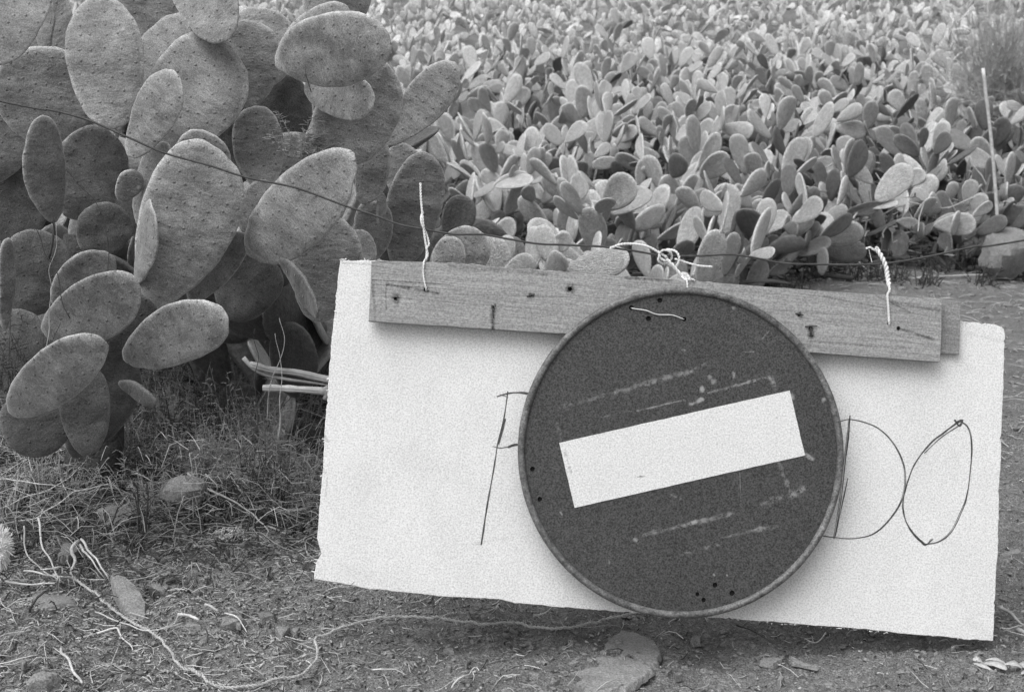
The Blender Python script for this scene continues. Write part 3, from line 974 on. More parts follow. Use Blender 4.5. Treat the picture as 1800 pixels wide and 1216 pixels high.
# hand drawn letters: ribbons of ink on the sheet
def ink(strokes, name, label):
    V = []; F = []; n = 0
    for pts, w0, w1 in strokes:
        C = catmull([list(uv(*p)) + [0.0] for p in pts], 0.004)
        for rep in range(2):
            CC = C.copy()
            wv = 0.0
            if rep: CC[:, :2] += rs.normal(0, 0.0008, 2) + 0.0013 * np.sin(np.linspace(0, rs.uniform(2, 6), len(C)))[:, None] * rs.normal(0, 1, 2)
            T = np.gradient(CC, axis=0); T /= np.linalg.norm(T, axis=1)[:, None] + 1e-9
            nn = np.stack([-T[:, 1], T[:, 0]], -1)
            m_ = len(CC)
            w = np.linspace(w0, w1, m_) * (0.75 + 0.5 * vnoise(np.arange(m_) * 0.37 + n, np.zeros(m_), 1.0, 7) * 2 * 0.6) * (0.55 if rep else 0.9)
            w = np.clip(w, 0.0004, None)
            z = 0.0004 + 0.0002 * rep
            A_ = np.column_stack([CC[:, :2] + nn * w[:, None] / 2, np.full(m_, z)])
            B_ = np.column_stack([CC[:, :2] - nn * w[:, None] / 2, np.full(m_, z)])
            V.append(np.vstack([A_, B_]))
            i = np.arange(m_ - 1)
            F.append(np.stack([n + i, n + m_ + i, n + m_ + i + 1, n + i + 1], -1))
            n += 2 * m_
    o = obj(name, mesh_np(name, np.vstack(V), np.vstack(F)), M['ink'], panel)
    o['label'] = label
k_ = 0.00245
k_ = 0.0027
ink([([(893,688),(886,735),(874,785)], k_*.8, k_*.9), ([(874,785),(866,835),(856,890),(846,957)], k_*1.2, k_*1.7), ([(888,735),(876,780)], k_*1.2, k_*1.2),
     ([(873,697),(893,691),(915,690),(936,694)], k_*.9, k_*1.9), ([(878,693),(892,697)], k_*.7, k_*.5), ([(866,784),(878,787),(893,785)], k_*.8, k_*.9), ([(893,785),(905,781),(922,782)], k_*1.7, k_*1.3)], 'letter', 'hand drawn letter F')
ink([([(1494,730),(1491,775),(1487,800)], k_*1.3, k_*1.0), ([(1494,735),(1487,800),(1478,880),(1467,946)], k_*1.0, k_*1.0), ([(1490,840),(1478,895),(1469,940)], k_*.7, k_*.8),
     ([(1445,941),(1467,944),(1500,946),(1535,938),(1562,915),(1585,880),(1592,840),(1585,805),(1568,775),(1545,753),(1520,742),(1494,737),(1478,740)], k_*1.0, k_*0.9)], 'letter', 'hand drawn letter D')
ink([([(1686,740),(1660,760),(1635,780),(1608,815),(1594,850)], k_*1.5, k_*1.2), ([(1594,850),(1587,885),(1592,915),(1605,938),(1624,957)], k_*1.2, k_*1.6),
     ([(1624,957),(1650,952),(1672,935),(1690,900),(1700,870),(1706,820),(1707,775),(1700,750),(1686,740)], k_*.9, k_*1.0),
     ([(1690,745),(1655,768),(1625,796)], k_*.9, k_*.7), ([(1678,738),(1686,748),(1692,738),(1682,744)], k_*1.8, k_*1.8), ([(1618,950),(1626,958),(1640,947)], k_*1, k_*.7)], 'letter', 'hand drawn letter O')

# ---- round sign
SOFF = PK + zr + 0.016
sc_px = (1199, 793)
SC = plane_pt(*sc_px, SOFF)
sign = empty('no_entry_sign', SC)
sign.matrix_world = Matrix.Translation(SC) @ FR
tag(sign, 'round dark no entry sign with tilted white bar, tied before the white panel', 'road sign')
def suv(px, py): return uv(px, py, SOFF, SC)
e1 = suv(1199 + 281, 793); e2 = suv(1199, 793 - 281)
RAD = (e1[0] + e2[1]) / 2
holes_px = [(1160,528,.0048),(1110,541,.0046),(1140,560,.0048),(1203,561,.0042),(936,824,.0044),(949,877,.0044),(1257,1028,.0046),(1226,1044,.0038),(1237,1054,.0042),(1287,1042,.0050)]
hh = [circ(*suv(a_, b_), c_, 18) for a_, b_, c_ in holes_px]

# face material: dark paint with worn strips and flakes measured off the sign
fm = mat('sign_paint', 0.062, 0.5, var=((4, 0.08), (20, 0.08)), bump=((60, 0.3, 0.001),), grain=(330, 0.7))
N, L = fm.node_tree.nodes, fm.node_tree.links
bs = [n for n in N if n.type == 'BSDF_PRINCIPLED'][0]
basecol = bs.inputs['Base Color'].links[0].from_socket
tc = [n for n in N if n.type == 'TEX_COORD'][0]
def vm(op, a, b=None):
    n = N.new('ShaderNodeVectorMath'); n.operation = op
    for i, q in enumerate((a, b)):
        if q is None: continue
        if isinstance(q, tuple): n.inputs[i].default_value = q
        else: L.new(q, n.inputs[i])
    return n
def mm(op, a, b=None, c=None, clamp=False):
    n = N.new('ShaderNodeMath'); n.operation = op; n.use_clamp = clamp
    for i, q in enumerate((a, b, c)):
        if q is None: continue
        if isinstance(q, (int, float)): n.inputs[i].default_value = q
        else: L.new(q, n.inputs[i])
    return n.outputs[0]
flat = vm('MULTIPLY', tc.outputs['Object'], (1, 1, 0)).outputs[0]
nwob = N.new('ShaderNodeTexNoise'); nwob.inputs['Scale'].default_value = 60; L.new(flat, nwob.inputs['Vector'])
nbr = N.new('ShaderNodeTexNoise'); nbr.inputs['Scale'].default_value = 85; nbr.inputs['Detail'].default_value = 5; nbr.inputs['Roughness'].default_value = 0.75
L.new(flat, nbr.inputs['Vector'])
def seg(x0, y0, x1, y1, wpx, strength, brk=0.45):
    a_ = suv(x0, y0); b_ = suv(x1, y1)
    ba = (b_[0] - a_[0], b_[1] - a_[1], 0.0)
    l2 = ba[0] ** 2 + ba[1] ** 2 + 1e-9
    pa = vm('SUBTRACT', flat, (a_[0], a_[1], 0.0)).outputs[0]
    dt = vm('DOT_PRODUCT', pa, ba).outputs['Value']
    h = mm('MULTIPLY', dt, 1 / l2, None, True)
    sc = N.new('ShaderNodeVectorMath'); sc.operation = 'SCALE'; sc.inputs[0].default_value = ba; L.new(h, sc.inputs['Scale'])
    d = vm('LENGTH', vm('SUBTRACT', pa, sc.outputs[0]).outputs[0]).outputs['Value']
    w = wpx * 2.62 / FPX / 2
    d2 = mm('MULTIPLY_ADD', nwob.outputs[0], w * 2.6, mm('SUBTRACT', d, w * 1.3))
    k = mm('MULTIPLY', mm('SUBTRACT', w, d2), 1 / (w * 0.8), None, True)
    br = mm('MULTIPLY', mm('SUBTRACT', nbr.outputs[0], brk), 6.0, None, True)
    return mm('MULTIPLY', mm('MULTIPLY', k, br), strength * 1.05)
marks = [(983,716,1080,690,8,.10,.42),(1080,690,1215,652,11,.14,.40),(1215,652,1240,640,7,.10,.45),
 (1120,722,1205,702,4,.22,.42),(1245,690,1345,664,6,.22,.40),(1352,660,1362,680,13,.22,.40),(1055,733,1110,722,3,.12,.48),
 (1132,940,1220,918,9,.16,.40),(1220,918,1290,902,10,.16,.40),(1340,885,1375,874,12,.14,.40),(1116,948,1117,949,9,.22,.35),
 (1270,945,1330,930,6,.12,.42),(1330,930,1366,926,10,.14,.40),(1195,975,1270,955,7,.14,.46),(1160,982,1190,978,5,.12,.48),
 (1368,810,1392,870,10,.13,.42),(1392,870,1416,858,16,.16,.42),(1412,796,1428,806,9,.22,.38),(980,745,986,772,8,.14,.42),
 (1246,662,1247,663,10,.20,.30),(1254,671,1256,671,11,.20,.30),(1234,684,1235,686,10,.24,.30),(1215,710,1235,702,9,.26,.30),(1290,655,1290,663,7,.2,.36),
 (1390,695,1393,700,9,.22,.34),(1448,702,1449,703,9,.2,.34),(1288,541,1289,542,8,.18,.34),(1200,615,1203,616,5,.2,.38),(1300,820,1302,880,2,.12,.40),
 (1340,595,1352,582,3,.12,.42),(1303,618,1325,618,2,.14,.42),(1330,760,1330,761,3,.2,.4),(1300,886,1352,950,2,.08,.44),(1255,1010,1256,1011,6,.2,.38),(1278,1010,1279,1011,5,.2,.38),
 (985,900,988,904,5,.16,.4),(1070,980,1071,990,4,.14,.4),(1180,870,1195,876,6,.14,.42)]
tot = None
for a_ in marks:
    s_ = seg(*a_)
    tot = s_ if tot is None else mm('ADD', tot, s_)
# few random specks
vo = N.new('ShaderNodeTexVoronoi'); vo.inputs['Scale'].default_value = 22; L.new(flat, vo.inputs['Vector'])
sp = mm('MULTIPLY', mm('SUBTRACT', 0.07, vo.outputs['Distance']), 25, None, True)
sp = mm('MULTIPLY', sp, mm('MULTIPLY', mm('SUBTRACT', nbr.outputs[0], 0.5), 5, None, True))
tot = mm('ADD', tot, mm('MULTIPLY', sp, 0.2))
L.new(mm('ADD', basecol, mm('MINIMUM', tot, 0.3)), bs.inputs['Base Color'])

face = plate('sign_face', circ(0, 0, RAD - 0.003, 160), 0.0, 0.0014, fm, sign, hh, bevel=0.0002)
plate('hole_shade_disc', circ(0, 0, RAD - 0.006, 96), -0.0050, 0.0012, M['hole_shade'], sign)  # unseen black disc added behind the face so the holes look dark
# rolled rim
n1, n2 = 220, 10
V = []; F = []
for i in range(n1):
    a_ = 2 * math.pi * i / n1
    lum = 0.0006 * float(vnoise(i * 0.6, 0.0, 1.0, 3)) * 2
    for j in range(n2):
        b_ = 2 * math.pi * j / n2
        r_ = 0.0066 + lum * 0.6
        rr_ = RAD + 0.0 + r_ * math.cos(b_)
        V.append((rr_ * math.cos(a_), rr_ * math.sin(a_), 0.001 + r_ * math.sin(b_)))
for i in range(n1):
    for j in range(n2):
        F.append((i * n2 + j, ((i + 1) % n1) * n2 + j, ((i + 1) % n1) * n2 + (j + 1) % n2, i * n2 + (j + 1) % n2))
obj('rim', mesh_np('rim', V, F), M['rim'], sign)
bar_ol = [suv(*p) for p in [(983,778),(1010,892),(1415,800),(1388,686)]]
bar_ol = ragged(bar_ol, 0.006, 0.00018, rs)
# bar material with a few scuffs
bmx = M['bar'].copy(); M['bar2'] = bmx
N, L = bmx.node_tree.nodes, bmx.node_tree.links
bs = [n for n in N if n.type == 'BSDF_PRINCIPLED'][0]
basecol = bs.inputs['Base Color'].links[0].from_socket
tc = [n for n in N if n.type == 'TEX_COORD'][0]
flat = vm('MULTIPLY', tc.outputs['Object'], (1, 1, 0)).outputs[0]
nwob = N.new('ShaderNodeTexNoise'); nwob.inputs['Scale'].default_value = 60; L.new(flat, nwob.inputs['Vector'])
nbr = N.new('ShaderNodeTexNoise'); nbr.inputs['Scale'].default_value = 85; nbr.inputs['Detail'].default_value = 5; nbr.inputs['Roughness'].default_value = 0.75
L.new(flat, nbr.inputs['Vector'])
tot = None
for a_ in [(992,790,1002,828,7,.3,.45),(1126,837,1128,838,4,.45,.35),(1120,838,1134,836,1.5,.45,.35),(1354,720,1362,760,3,.16,.45),(1364,790,1364,760,3,.12,.45),(1335,751,1336,752,4,.3,.4),(1388,750,1394,753,3,.25,.4),(1365,733,1366,734,3,.3,.4),(1260,780,1260,780.5,3,.4,.4)]:
    s_ = seg(*a_); tot = s_ if tot is None else mm('ADD', tot, s_)
L.new(mm('SUBTRACT', basecol, mm('MINIMUM', tot, 0.55)), bs.inputs['Base Color'])
plate('white_bar', bar_ol, 0.0011, 0.0004, bmx, sign, bevel=0.0001)
mb = MB()
C = catmull([list(suv(*p)) + [z_] for p, z_ in (((1110,541), -0.002), ((1116,543), 0.002), ((1135,546), 0.004), ((1155,553), 0.003), ((1180,554), 0.004), ((1198,560), 0.002), ((1203,561), -0.003))], 0.004)
mb.tube(C, 0.0010, 6)
mb.build('thin_wire', M['twine'], sign)

# ------------------------------------------------------------------ fence wire
def wpt(px, py, off): return tuple(plane_pt(px, py, off))
WOFF = 0.012
wpx = [(0,177),(80,192),(150,210),(220,240),(300,272),(370,292),(430,312),(520,331),(600,360),(660,379),(700,393),(745,403),(800,412),(850,413),(900,421),(960,429),(1050,432),(1110,440),(1165,448),(1230,449),(1290,447),(1340,455),(1380,462),(1460,466),(1520,466),(1570,462),(1640,450),(1720,433),(1800,422)]
W = [wpt(px, py, WOFF) for px, py in wpx]
l0, l1 = Vector(W[0]), Vector(W[2]); r0, r1 = Vector(W[-1]), Vector(W[-3])
W = [tuple(l0 + (l0 - l1).normalized() * 2.2 + Vector((0, 0, 0.06))), tuple(l0 + (l0 - l1).normalized() * 0.8)] + W + [tuple(r0 + (r0 - r1).normalized() * 0.8), tuple(r0 + (r0 - r1).normalized() * 2.2 + Vector((0, 0, 0.1)))]
C = catmull(W, 0.01)
C[:, 2] += 0.0022 * vnoise(C[:, 0], C[:, 0] * 0, 20, 4) + 0.003 * vnoise(C[:, 0], C[:, 0] * 0, 7, 5)
mb = MB(); mb.tube(C, 0.0020, 8)
o = mb.build('fence_wire', M['wire']); tag(o, 'dark slack fence wire running across the whole view above the panel', 'wire')

# ------------------------------------------------------------------ twines
def twine(name, label, parts):
    mb = MB()
    for kind, pts, off, r_ in parts:
        offs = off if isinstance(off, (list, tuple)) else [off] * len(pts)
        C = catmull([wpt(p[0], p[1], o_) for p, o_ in zip(pts, offs)], 0.0022)
        if kind == 't': mb.strands(C, r_, 2, 0.018)
        else: mb.strands(C, r_ * 0.62, 2, 0.011, 6)
    o = mb.build(name, M['twine'])
    p = parts[0][1][0]
    rebase(o, wpt(p[0], p[1], 0.012))
    tag(o, label, 'twine', 'pale twines tying the panel to the wire')
twine('twine_tie', 'pale twisted twine with one end standing straight up at the left end of the plank', [
  ('s', [(739,322),(740,350),(742,372),(744,395),(747,420),(750,440),(749,458)], 0.018, 0.0021),
  ('s', [(744,372),(740,382),(742,396),(750,412),(754,430),(750,436),(752,448),(746,460)], [0.012,0.018,0.021,0.012,0.016,0.02,0.018,0.02], 0.0019),
  ('s', [(748,455),(745,463),(744,480),(746,495),(749,508),(750,512)], [0.022,0.036,0.036,0.037,0.036,0.025], 0.0017)])
twine('twine_tie', 'pale knotted twine with two loose ends above the round sign', [
  ('s', [(1072,437),(1090,430),(1115,429),(1140,434),(1160,445),(1172,452)], [0.016]*6, 0.0024),
  ('s', [(1160,448),(1157,458),(1168,464),(1180,455),(1178,443),(1165,440),(1158,450),(1170,460)], [0.02,0.016,0.006,0.008,0.02,0.022,0.018,0.016], 0.0023),
  ('s', [(1172,438),(1188,442),(1194,455),(1188,468),(1176,464),(1172,452)], [0.012,0.02,0.022,0.018,0.008,0.006], 0.0023),
  ('t', [(1172,456),(1184,468),(1194,480),(1204,490)], 0.020, 0.0020),
  ('s', [(1198,486),(1206,492),(1214,490),(1222,493)], [0.02,0.034,0.036,0.036], 0.0016),
  ('s', [(1205,488),(1208,496),(1208,506),(1207,514)], [0.03,0.036,0.037,0.035], 0.0019),
  ('s', [(1186,455),(1205,461),(1228,467),(1252,469)], 0.014, 0.0021)])
twine('twine_tie', 'pale twisted twine with short frayed top near the right end of the plank', [
  ('s', [(1522,437),(1530,435),(1537,440),(1541,434),(1546,441)], 0.016, 0.0021),
  ('s', [(1527,437),(1530,450),(1533,462)], [0.014,0.01,0.008], 0.0008),
  ('t', [(1541,438),(1549,450),(1557,468),(1560,485),(1563,503)], [0.014,0.018,0.020,0.022,0.032], 0.0026),
  ('s', [(1562,500),(1564,510),(1560,518),(1561,535),(1562,552),(1563,568),(1563,572)], [0.034,0.037,0.036,0.036,0.036,0.035,0.022], 0.0023)])

# ------------------------------------------------------------------ rope on the ground
mb = MB()
rp = [(1185,1080),(1150,1086),(1080,1097),(980,1107),(900,1107),(850,1104),(760,1098),(680,1096),(620,1108),(575,1128),(556,1142),(559,1160),(550,1182),(530,1199),(490,1208),(430,1212),(380,1209),(345,1195),(320,1180),(295,1150),(270,1126),(240,1106),(200,1080),(165,1052),(130,1035),(100,1028)]
C = catmull([tuple(gp(px, py, 0.004)) for px, py in rp], 0.003)
C[:, 2] = hgt(C[:, 0], C[:, 1], False) + 0.017 + 0.002 * vnoise(C[:, 0], C[:, 1], 25, 2)
C = C + np.stack([vnoise(C[:, 0], C[:, 1], 60, q) for q in (1, 2, 3)], -1) * 0.004
mb.strands(C, 0.0017, 2, 0.018, 6)
for k in range(500):
    i = rs.randint(2, len(C) - 2); d_ = rs.normal(0, 1, 3); d_[2] = abs(d_[2]); d_ *= 0.012 / np.linalg.norm(d_)
    mb.tube(np.array([C[i], C[i] + d_ * 0.6, C[i] + d_ + [0, 0, -0.003]]), [0.0005, 0.0004, 0.0002], 3)
for q in ([(556,1142),(530,1136),(520,1142)], [(556,1150),(580,1146),(600,1150)]):
    mb.tube(catmull([tuple(gp(px, py, 0.006)) for px, py in q], 0.01), 0.0012, 5)
o = mb.build('rope', M['rope']); rebase(o, tuple(C[len(C) // 2]))
tag(o, 'pale frayed rope curving over the soil below the panel', 'rope')

# ------------------------------------------------------------------ sticks, roots and stems at the lower left
def stick(name, pts, r_, m, label, lifts=None, taper=0.5, sides=6, cat='twig', group=None, d=None, extra=()):
    mb = MB()
    def P(pp, lf):
        out = []
        for (px, py), l_ in zip(pp, lf):
            if d is None: out.append(tuple(gp(px, py, l_)))
            else: out.append(tuple(at(px, py, d)))
        return out
    lf = [q + 0.010 for q in (lifts or [0.008] * len(pts))]
    C = catmull(P(pts, lf), 0.01)
    if r_ < 0.007:
        C = C + np.stack([vnoise(C[:, 0], C[:, 1] + C[:, 2], 22, q) for q in (3, 6, 9)], -1) * 0.012
        r_ = r_ * 0.8
    rr_ = r_ * (1 - (1 - taper) * np.linspace(0, 1, len(C))) * (1 + (0.25 if r_ < 0.007 else 0.7) * vnoise(np.arange(len(C)) * 0.5, C[:, 0], 1.0, 3))
    if r_ >= 0.008:
        for q in range(5):
            off = np.array([0, math.cos(q * 1.257), math.sin(q * 1.257)]) * r_ * 0.5
            mb.tube(C + off * (1 + 0.5 * vnoise(C[:, 0], C[:, 2] + q, 9, q)[:, None]), rr_ * 0.58, 6)
    else: mb.tube(C, rr_, sides)
    for pp, l2, r2 in extra:
        C2 = catmull(P(pp, [q + 0.010 for q in l2]), 0.01)
        C2 = C2 + np.stack([vnoise(C2[:, 0], C2[:, 1] + C2[:, 2], 22, q) for q in (3, 6, 9)], -1) * 0.010
        mb.tube(C2, r2 * (1 - 0.6 * np.linspace(0, 1, len(C2))), sides)
    o = mb.build(name, m)
    rebase(o, tuple(C[0]))
    return tag(o, label, cat, group)
def z3(*pts): return [(p[0] / 2.533, 736 + p[1] / 2.533) for p in pts]
G1 = 'pale dry twigs tangled at the lower left'
stick('dry_twig', z3((0,430),(120,350),(250,300),(350,225)), .0022, M['dry'], 'long pale twig sweeping up to the right, topmost of the tangle', [.01,.04,.06,.08], group=G1)
stick('dry_twig', z3((-10,500),(170,430),(330,350),(470,315),(530,325)), .0026, M['dry'], 'long pale twig arching over the soil with its end bent down', [.01,.03,.05,.06,.04], group=G1)
stick('dry_twig', z3((-10,280),(150,280),(300,300),(380,335)), .0018, M['dry'], 'thin pale twig arching nearly level at the left edge', [.06,.08,.07,.04], group=G1)
stick('dry_twig', z3((105,470),(120,580),(180,680),(280,735)), .0026, M['dry'], 'left one of two pale curved stems dropping into the tangle', [.10,.06,.03,.01], group=G1)
stick('dry_twig', z3((175,440),(190,560),(230,660),(270,740)), .0034, M['dry'], 'thick pale ribbed stem dropping into the tangle', [.10,.07,.03,.01], group=G1)
stick('dry_twig', z3((355,545),(400,590),(440,640),(490,720)), .0040, M['dry'], 'thick double pale stem beside the leaning flat stone', [.05,.06,.04,.008], group=G1,
      extra=[(z3((350,560),(410,630),(470,715)), [.05,.05,.008], .0030)])
stick('dry_twig', z3((-10,740),(120,735),(250,742)), .0038, M['dry'], 'pale thick stem lying level at the left edge', [.01,.012,.01], group=G1)
stick('dry_twig', z3((110,695),(240,702),(360,706),(470,716)), .0032, M['dry'], 'straight pale stem lying level in the tangle', [.015,.015,.012,.008], group=G1)
stick('dry_twig', z3((0,650),(80,560),(200,520),(290,515),(330,560)), .0020, M['dark_twig'], 'dark hooked twig looping over the tangle', [.02,.05,.07,.06,.03], group=G1)
stick('dry_twig', z3((200,690),(180,672),(230,655),(272,670),(268,698),(230,690)), .0028, M['dry'], 'pale curl of dry stem in the tangle', [.012,.03,.035,.03,.012,.01], group=G1)
stick('root', z3((350,535),(315,580),(330,640),(310,690),(345,710)), .0065, M['straw'], 'stubby crooked grey root standing in the twig tangle', [.05,.05,.03,.015,.005], cat='root')
stick('dry_twig', z3((35,835),(90,800),(160,790)), .0020, M['dry'], 'short pale twig below the tangle at the left edge', group=G1)
stick('dry_twig', z3((-5,800),(40,850),(60,880)), .0018, M['dry'], 'short pale twig lying down to the right at the left edge', group=G1)
stick('dry_stick', z3((265,1020),(310,1100),(355,1172)), .0036, M['dry'], 'straight pale stick lying alone near the bottom left', [.008]*3, taper=.8)
stick('dry_stick', z3((430,850),(520,900),(620,925),(740,945),(810,905)), .0024, M['dry'], 'pale stem beside the leaning flat stone with forked end', extra=[(z3((700,945),(760,900),(800,870)), [.008]*3, .0015)])
stick('dry_stick', z3((440,950),(520,935),(560,985),(590,1025)), .0030, M['dry'], 'pale twig bent like an elbow under the rope')
stick('dry_stick', z3((800,868),(845,878),(880,894)), .0048, M['dry'], 'short thick pale chip left of the pale bent stem', taper=.7)
stick('dry_stick', z3((900,835),(945,842),(975,858)), .0040, M['dry'], 'short pale chip above the long thin pale stick', taper=.7)
stick('dry_stick', z3((1000,868),(1050,910),(1100,947)), .0024, M['dry'], 'thin pale stick pointing down to the two small flat stones')
stick('dry_branch', z3((835,240),(900,285),(960,330),(1040,375),(1110,410),(1180,470),(1270,512)), .0042, M['straw'], 'pale forked branch lying across the litter left of the panel', [.05,.06,.06,.05,.04,.02,.01],
      extra=[(z3((910,245),(970,290),(965,335)), [.09,.08,.05], .002), (z3((1180,475),(1192,500),(1170,528)), [.02,.015,.008], .002), (z3((1110,405),(1160,395),(1180,380)), [.04,.05,.06], .0018)], cat='branch')
stick('dry_stick', z3((415,30),(412,60),(405,80)), .003, M['dry'], 'tiny pale hooked scrap in the dark under the low prickly pear', [.08,.06,.05])
# dark upright stems: one small dead shrub
b0 = gp(*z3((640,560))[0])
shrub = empty('dead_shrub', b0); tag(shrub, 'small dark dead shrub with bare upright stems in front of the pitted stone', 'dead shrub')
for pp in [((655,560),(650,470),(660,330),(650,280)), ((600,560),(615,450),(600,330)), ((450,550),(500,460),(530,380)), ((720,560),(735,510),(745,460)), ((620,590),(640,500),(620,420),(610,290))]:
    mb = MB(); C = catmull([tuple(at(px, py, b0.y) - b0) for px, py in z3(*pp)], 0.01)
    mb.tube(C, 0.0028 * (1 - 0.5 * np.linspace(0, 1, len(C))), 6)
    for q in range(7):
        c = C[rs.randint(2, len(C))]; mb.tube(np.array([c, c + [rs.normal(0, .012), rs.normal(0, .012), .015], c + [rs.normal(0, .022), rs.normal(0, .02), .035]]), [.0013, .001, .0005], 4)
    mb.build('stem', M['dark_twig'], shrub)
# pale dead branches between the prickly pear and the panel
stick('dead_branch', [(440,640),(475,650),(520,655),(560,664),(600,672)], .0085, M['straw'], 'upper of two thick pale dead branches left of the panel', d=3.45, taper=1.1, sides=9, cat='branch',
      extra=[([(430,630),(455,655),(500,668),(590,680)], [0]*4, .006)])
stick('dead_branch', [(462,682),(500,683),(545,686),(572,688)], .0081, M['straw'], 'lower of two thick pale dead branches, ending in a knob by the panel', d=3.38, taper=1.25, sides=9, cat='branch',
      extra=[([(566,680),(573,690),(569,700)], [0]*3, .013)])

# stones
slab('flat_stone', [(1003,1180),(1012,1206),(1050,1222),(1100,1220),(1135,1206),(1149,1184),(1126,1170),(1103,1160),(1080,1156),(1058,1148),(1030,1162)], 0.006, M['stone'], 'lower and larger piece of the cracked flat stone below the round sign', -0.002, seed=1)
slab('flat_stone', [(1062,1141),(1082,1150),(1105,1154),(1130,1163),(1152,1176),(1163,1152),(1150,1130),(1118,1119),(1085,1124)], 0.006, M['stone'], 'upper piece of the cracked flat stone below the round sign', -0.001, seed=2)
slab('flat_stone', [(198,1048),(200,1068),(226,1092),(254,1098),(258,1080),(240,1062),(214,1044)], 0.010, M['stone'], 'smooth flat stone leaning beside the rope at the lower left', 0.018, seed=3, tilt=0.2)
rock('stone', 325, 905, 96, 66, M['stone'], 0.7, 4, 0.0, 'pitted pale stone in the litter left of the panel')
chip(390, 912, 50, 14, 'low stone chip at the right foot of the pitted stone', seed=14)
rock('stone', 548, 800, 62, 76, M['dark_stone'], 0.7, 5, 0.2, 'dark rounded stone half hidden by the left edge of the panel')
rock('stone', 78, 1208, 60, 40, M['stone'], 0.5, 6, 0.3, 'rounded stone at the bottom left corner')
chip(497, 1117, 32, 17, 'left one of two small flat stones right above the rope bend', seed=7, thick=.008)
chip(530, 1118, 34, 13, 'right one of two small flat stones right above the rope bend', seed=8)
chip(282, 1036, 36, 26, 'small flat stone above the leaning one', seed=9, thick=.008)
chip(272, 1046, 30, 12, 'dark thin stone under the small flat stone above the leaning one', M['dark_stone'], seed=19)
chip(338, 1104, 40, 20, 'small stone between the forked stem and the rope', seed=10, thick=.008)
chip(405, 1100, 46, 22, 'small flat stone right of the rope, below the pale chips', seed=11, thick=.008)
chip(468, 1090, 30, 22, 'dark clod left of the two small flat stones', M['pebble'], seed=20, thick=.010)
slab('flat_stone', [(1388,1168),(1392,1176),(1432,1186),(1438,1180),(1410,1172)], 0.003, M['stone'], 'pale thin stone chip on the soil below the right half of the panel', 0.008, seed=12)
chip(1355, 1168, 40, 14, 'darker flat stone left of the pale thin chip', seed=13)
chip(1778, 975, 48, 16, 'flat pale stone on the soil right of the panel', seed=15, thick=.008)
rock('stone', 205, 925, 80, 44, M['stone'], 0.45, 16, 0.2, 'broad half buried stone left of the dark stems')
chip(115, 985, 60, 34, 'half buried stone behind the crooked root', M['pebble'], seed=17, thick=.010)
chip(90, 1062, 90, 28, 'broad flat embedded stone below the pale level stem at the left', M['pebble'], seed=18)
chip(440, 958, 50, 10, 'thin dark slab in the litter left of the panel corner', M['pebble'], seed=21, thick=.008)
chip(480, 960, 44, 9, 'thin dark slab close to the lower left panel corner', M['pebble'], seed=22, thick=.008)
for k in range(34):
    px = rs.uniform(20, 1790); py = rs.uniform(1040 if px < 500 else 1130, 1212)
    chip(px, py, rs.uniform(9, 26), rs.uniform(5, 12), 'small loose stone no bigger than a bottle cap on the foreground soil', M['stone'] if rs.rand() < .4 else M['pebble'], seed=60 + k, thick=rs.uniform(.003, .008), group='small loose foreground stones', name='small_stone')
# crumpled pale husk in the litter
mb = MB(); ph = gp(400, 960)
for q in range(160):
    d_ = rs.normal(0, 1, 3); d_[2] = abs(d_[2]); c = np.array([rs.normal(0, .018), rs.normal(0, .010), rs.uniform(0.012, .034)])
    l_ = rs.uniform(.008, .02); d_ /= np.linalg.norm(d_)
    mb.tube(np.array([c, c + d_ * l_ * .5, c + d_ * l_ * [1, 1, .5]]), [.0010, .0014, .0004], 4, False)
o = mb.build('dry_husk', M['dry']); o.location = ph
tag(o, 'crumpled pale husk lying on the litter left of the panel corner', 'husk')
rb = np.random.RandomState(8)
mb = MB(); pb = gp(1768, 1184)
for q in range(9):
    t = q / 8.0; c = np.array([-0.045 + 0.11 * t + rb.normal(0, .006), 0.02 - 0.05 * t + rb.normal(0, .008), 0.006 + rb.uniform(0, .008)])
    n_ = 7; L_ = rb.uniform(.02, .05); w_ = rb.uniform(.004, .010); an = -0.5 + rb.normal(0, .35)
    tt = np.linspace(-1, 1, n_)
    cc = c + np.stack([tt * L_ * .5 * math.cos(an), tt * L_ * .5 * math.sin(an), .006 * (1 - tt ** 2)], -1)
    nn = np.array([-math.sin(an), math.cos(an), .35]); ww = w_ * (1 - .7 * np.abs(tt)) * rb.uniform(.7, 1.3, n_)
    Vt = np.vstack([cc + nn * ww[:, None], cc - nn * ww[:, None], cc + nn * ww[:, None] - [0, 0, .002], cc - nn * ww[:, None] - [0, 0, .002]])
    ix = np.arange(n_ - 1)
    F_ = np.vstack([np.stack([ix, ix + n_, ix + n_ + 1, ix + 1], -1), np.stack([ix + 2 * n_, ix + 2 * n_ + 1, ix + 3 * n_ + 1, ix + 3 * n_], -1),
                    np.stack([ix, ix + 1, ix + 2 * n_ + 1, ix + 2 * n_], -1), np.stack([ix + n_, ix + 3 * n_, ix + 3 * n_ + 1, ix + n_ + 1], -1)])
    mb.add(Vt, F_)
o = mb.build('bark_scrap', M['dry']); o.location = pb
tag(o, 'torn splintered pale bark scrap in the lower right corner', 'bark')
stick('bark_scrap', [(1758,1070),(1775,1078),(1800,1096)], .006, M['straw'], 'dark edged bark strip right of the panel foot', cat='bark', extra=[([(1788,1105),(1810,1112)], [.006]*2, .006)])
stick('dry_stick', [(1296,1096),(1330,1112),(1375,1138)], .0022, M['dark_twig'], 'dark twig lying just under the panel, right of the round sign')
stick('dry_stick', [(1447,1112),(1430,1122),(1412,1130)], .0018, M['dry'], 'pale thin stick under the right part of the panel')
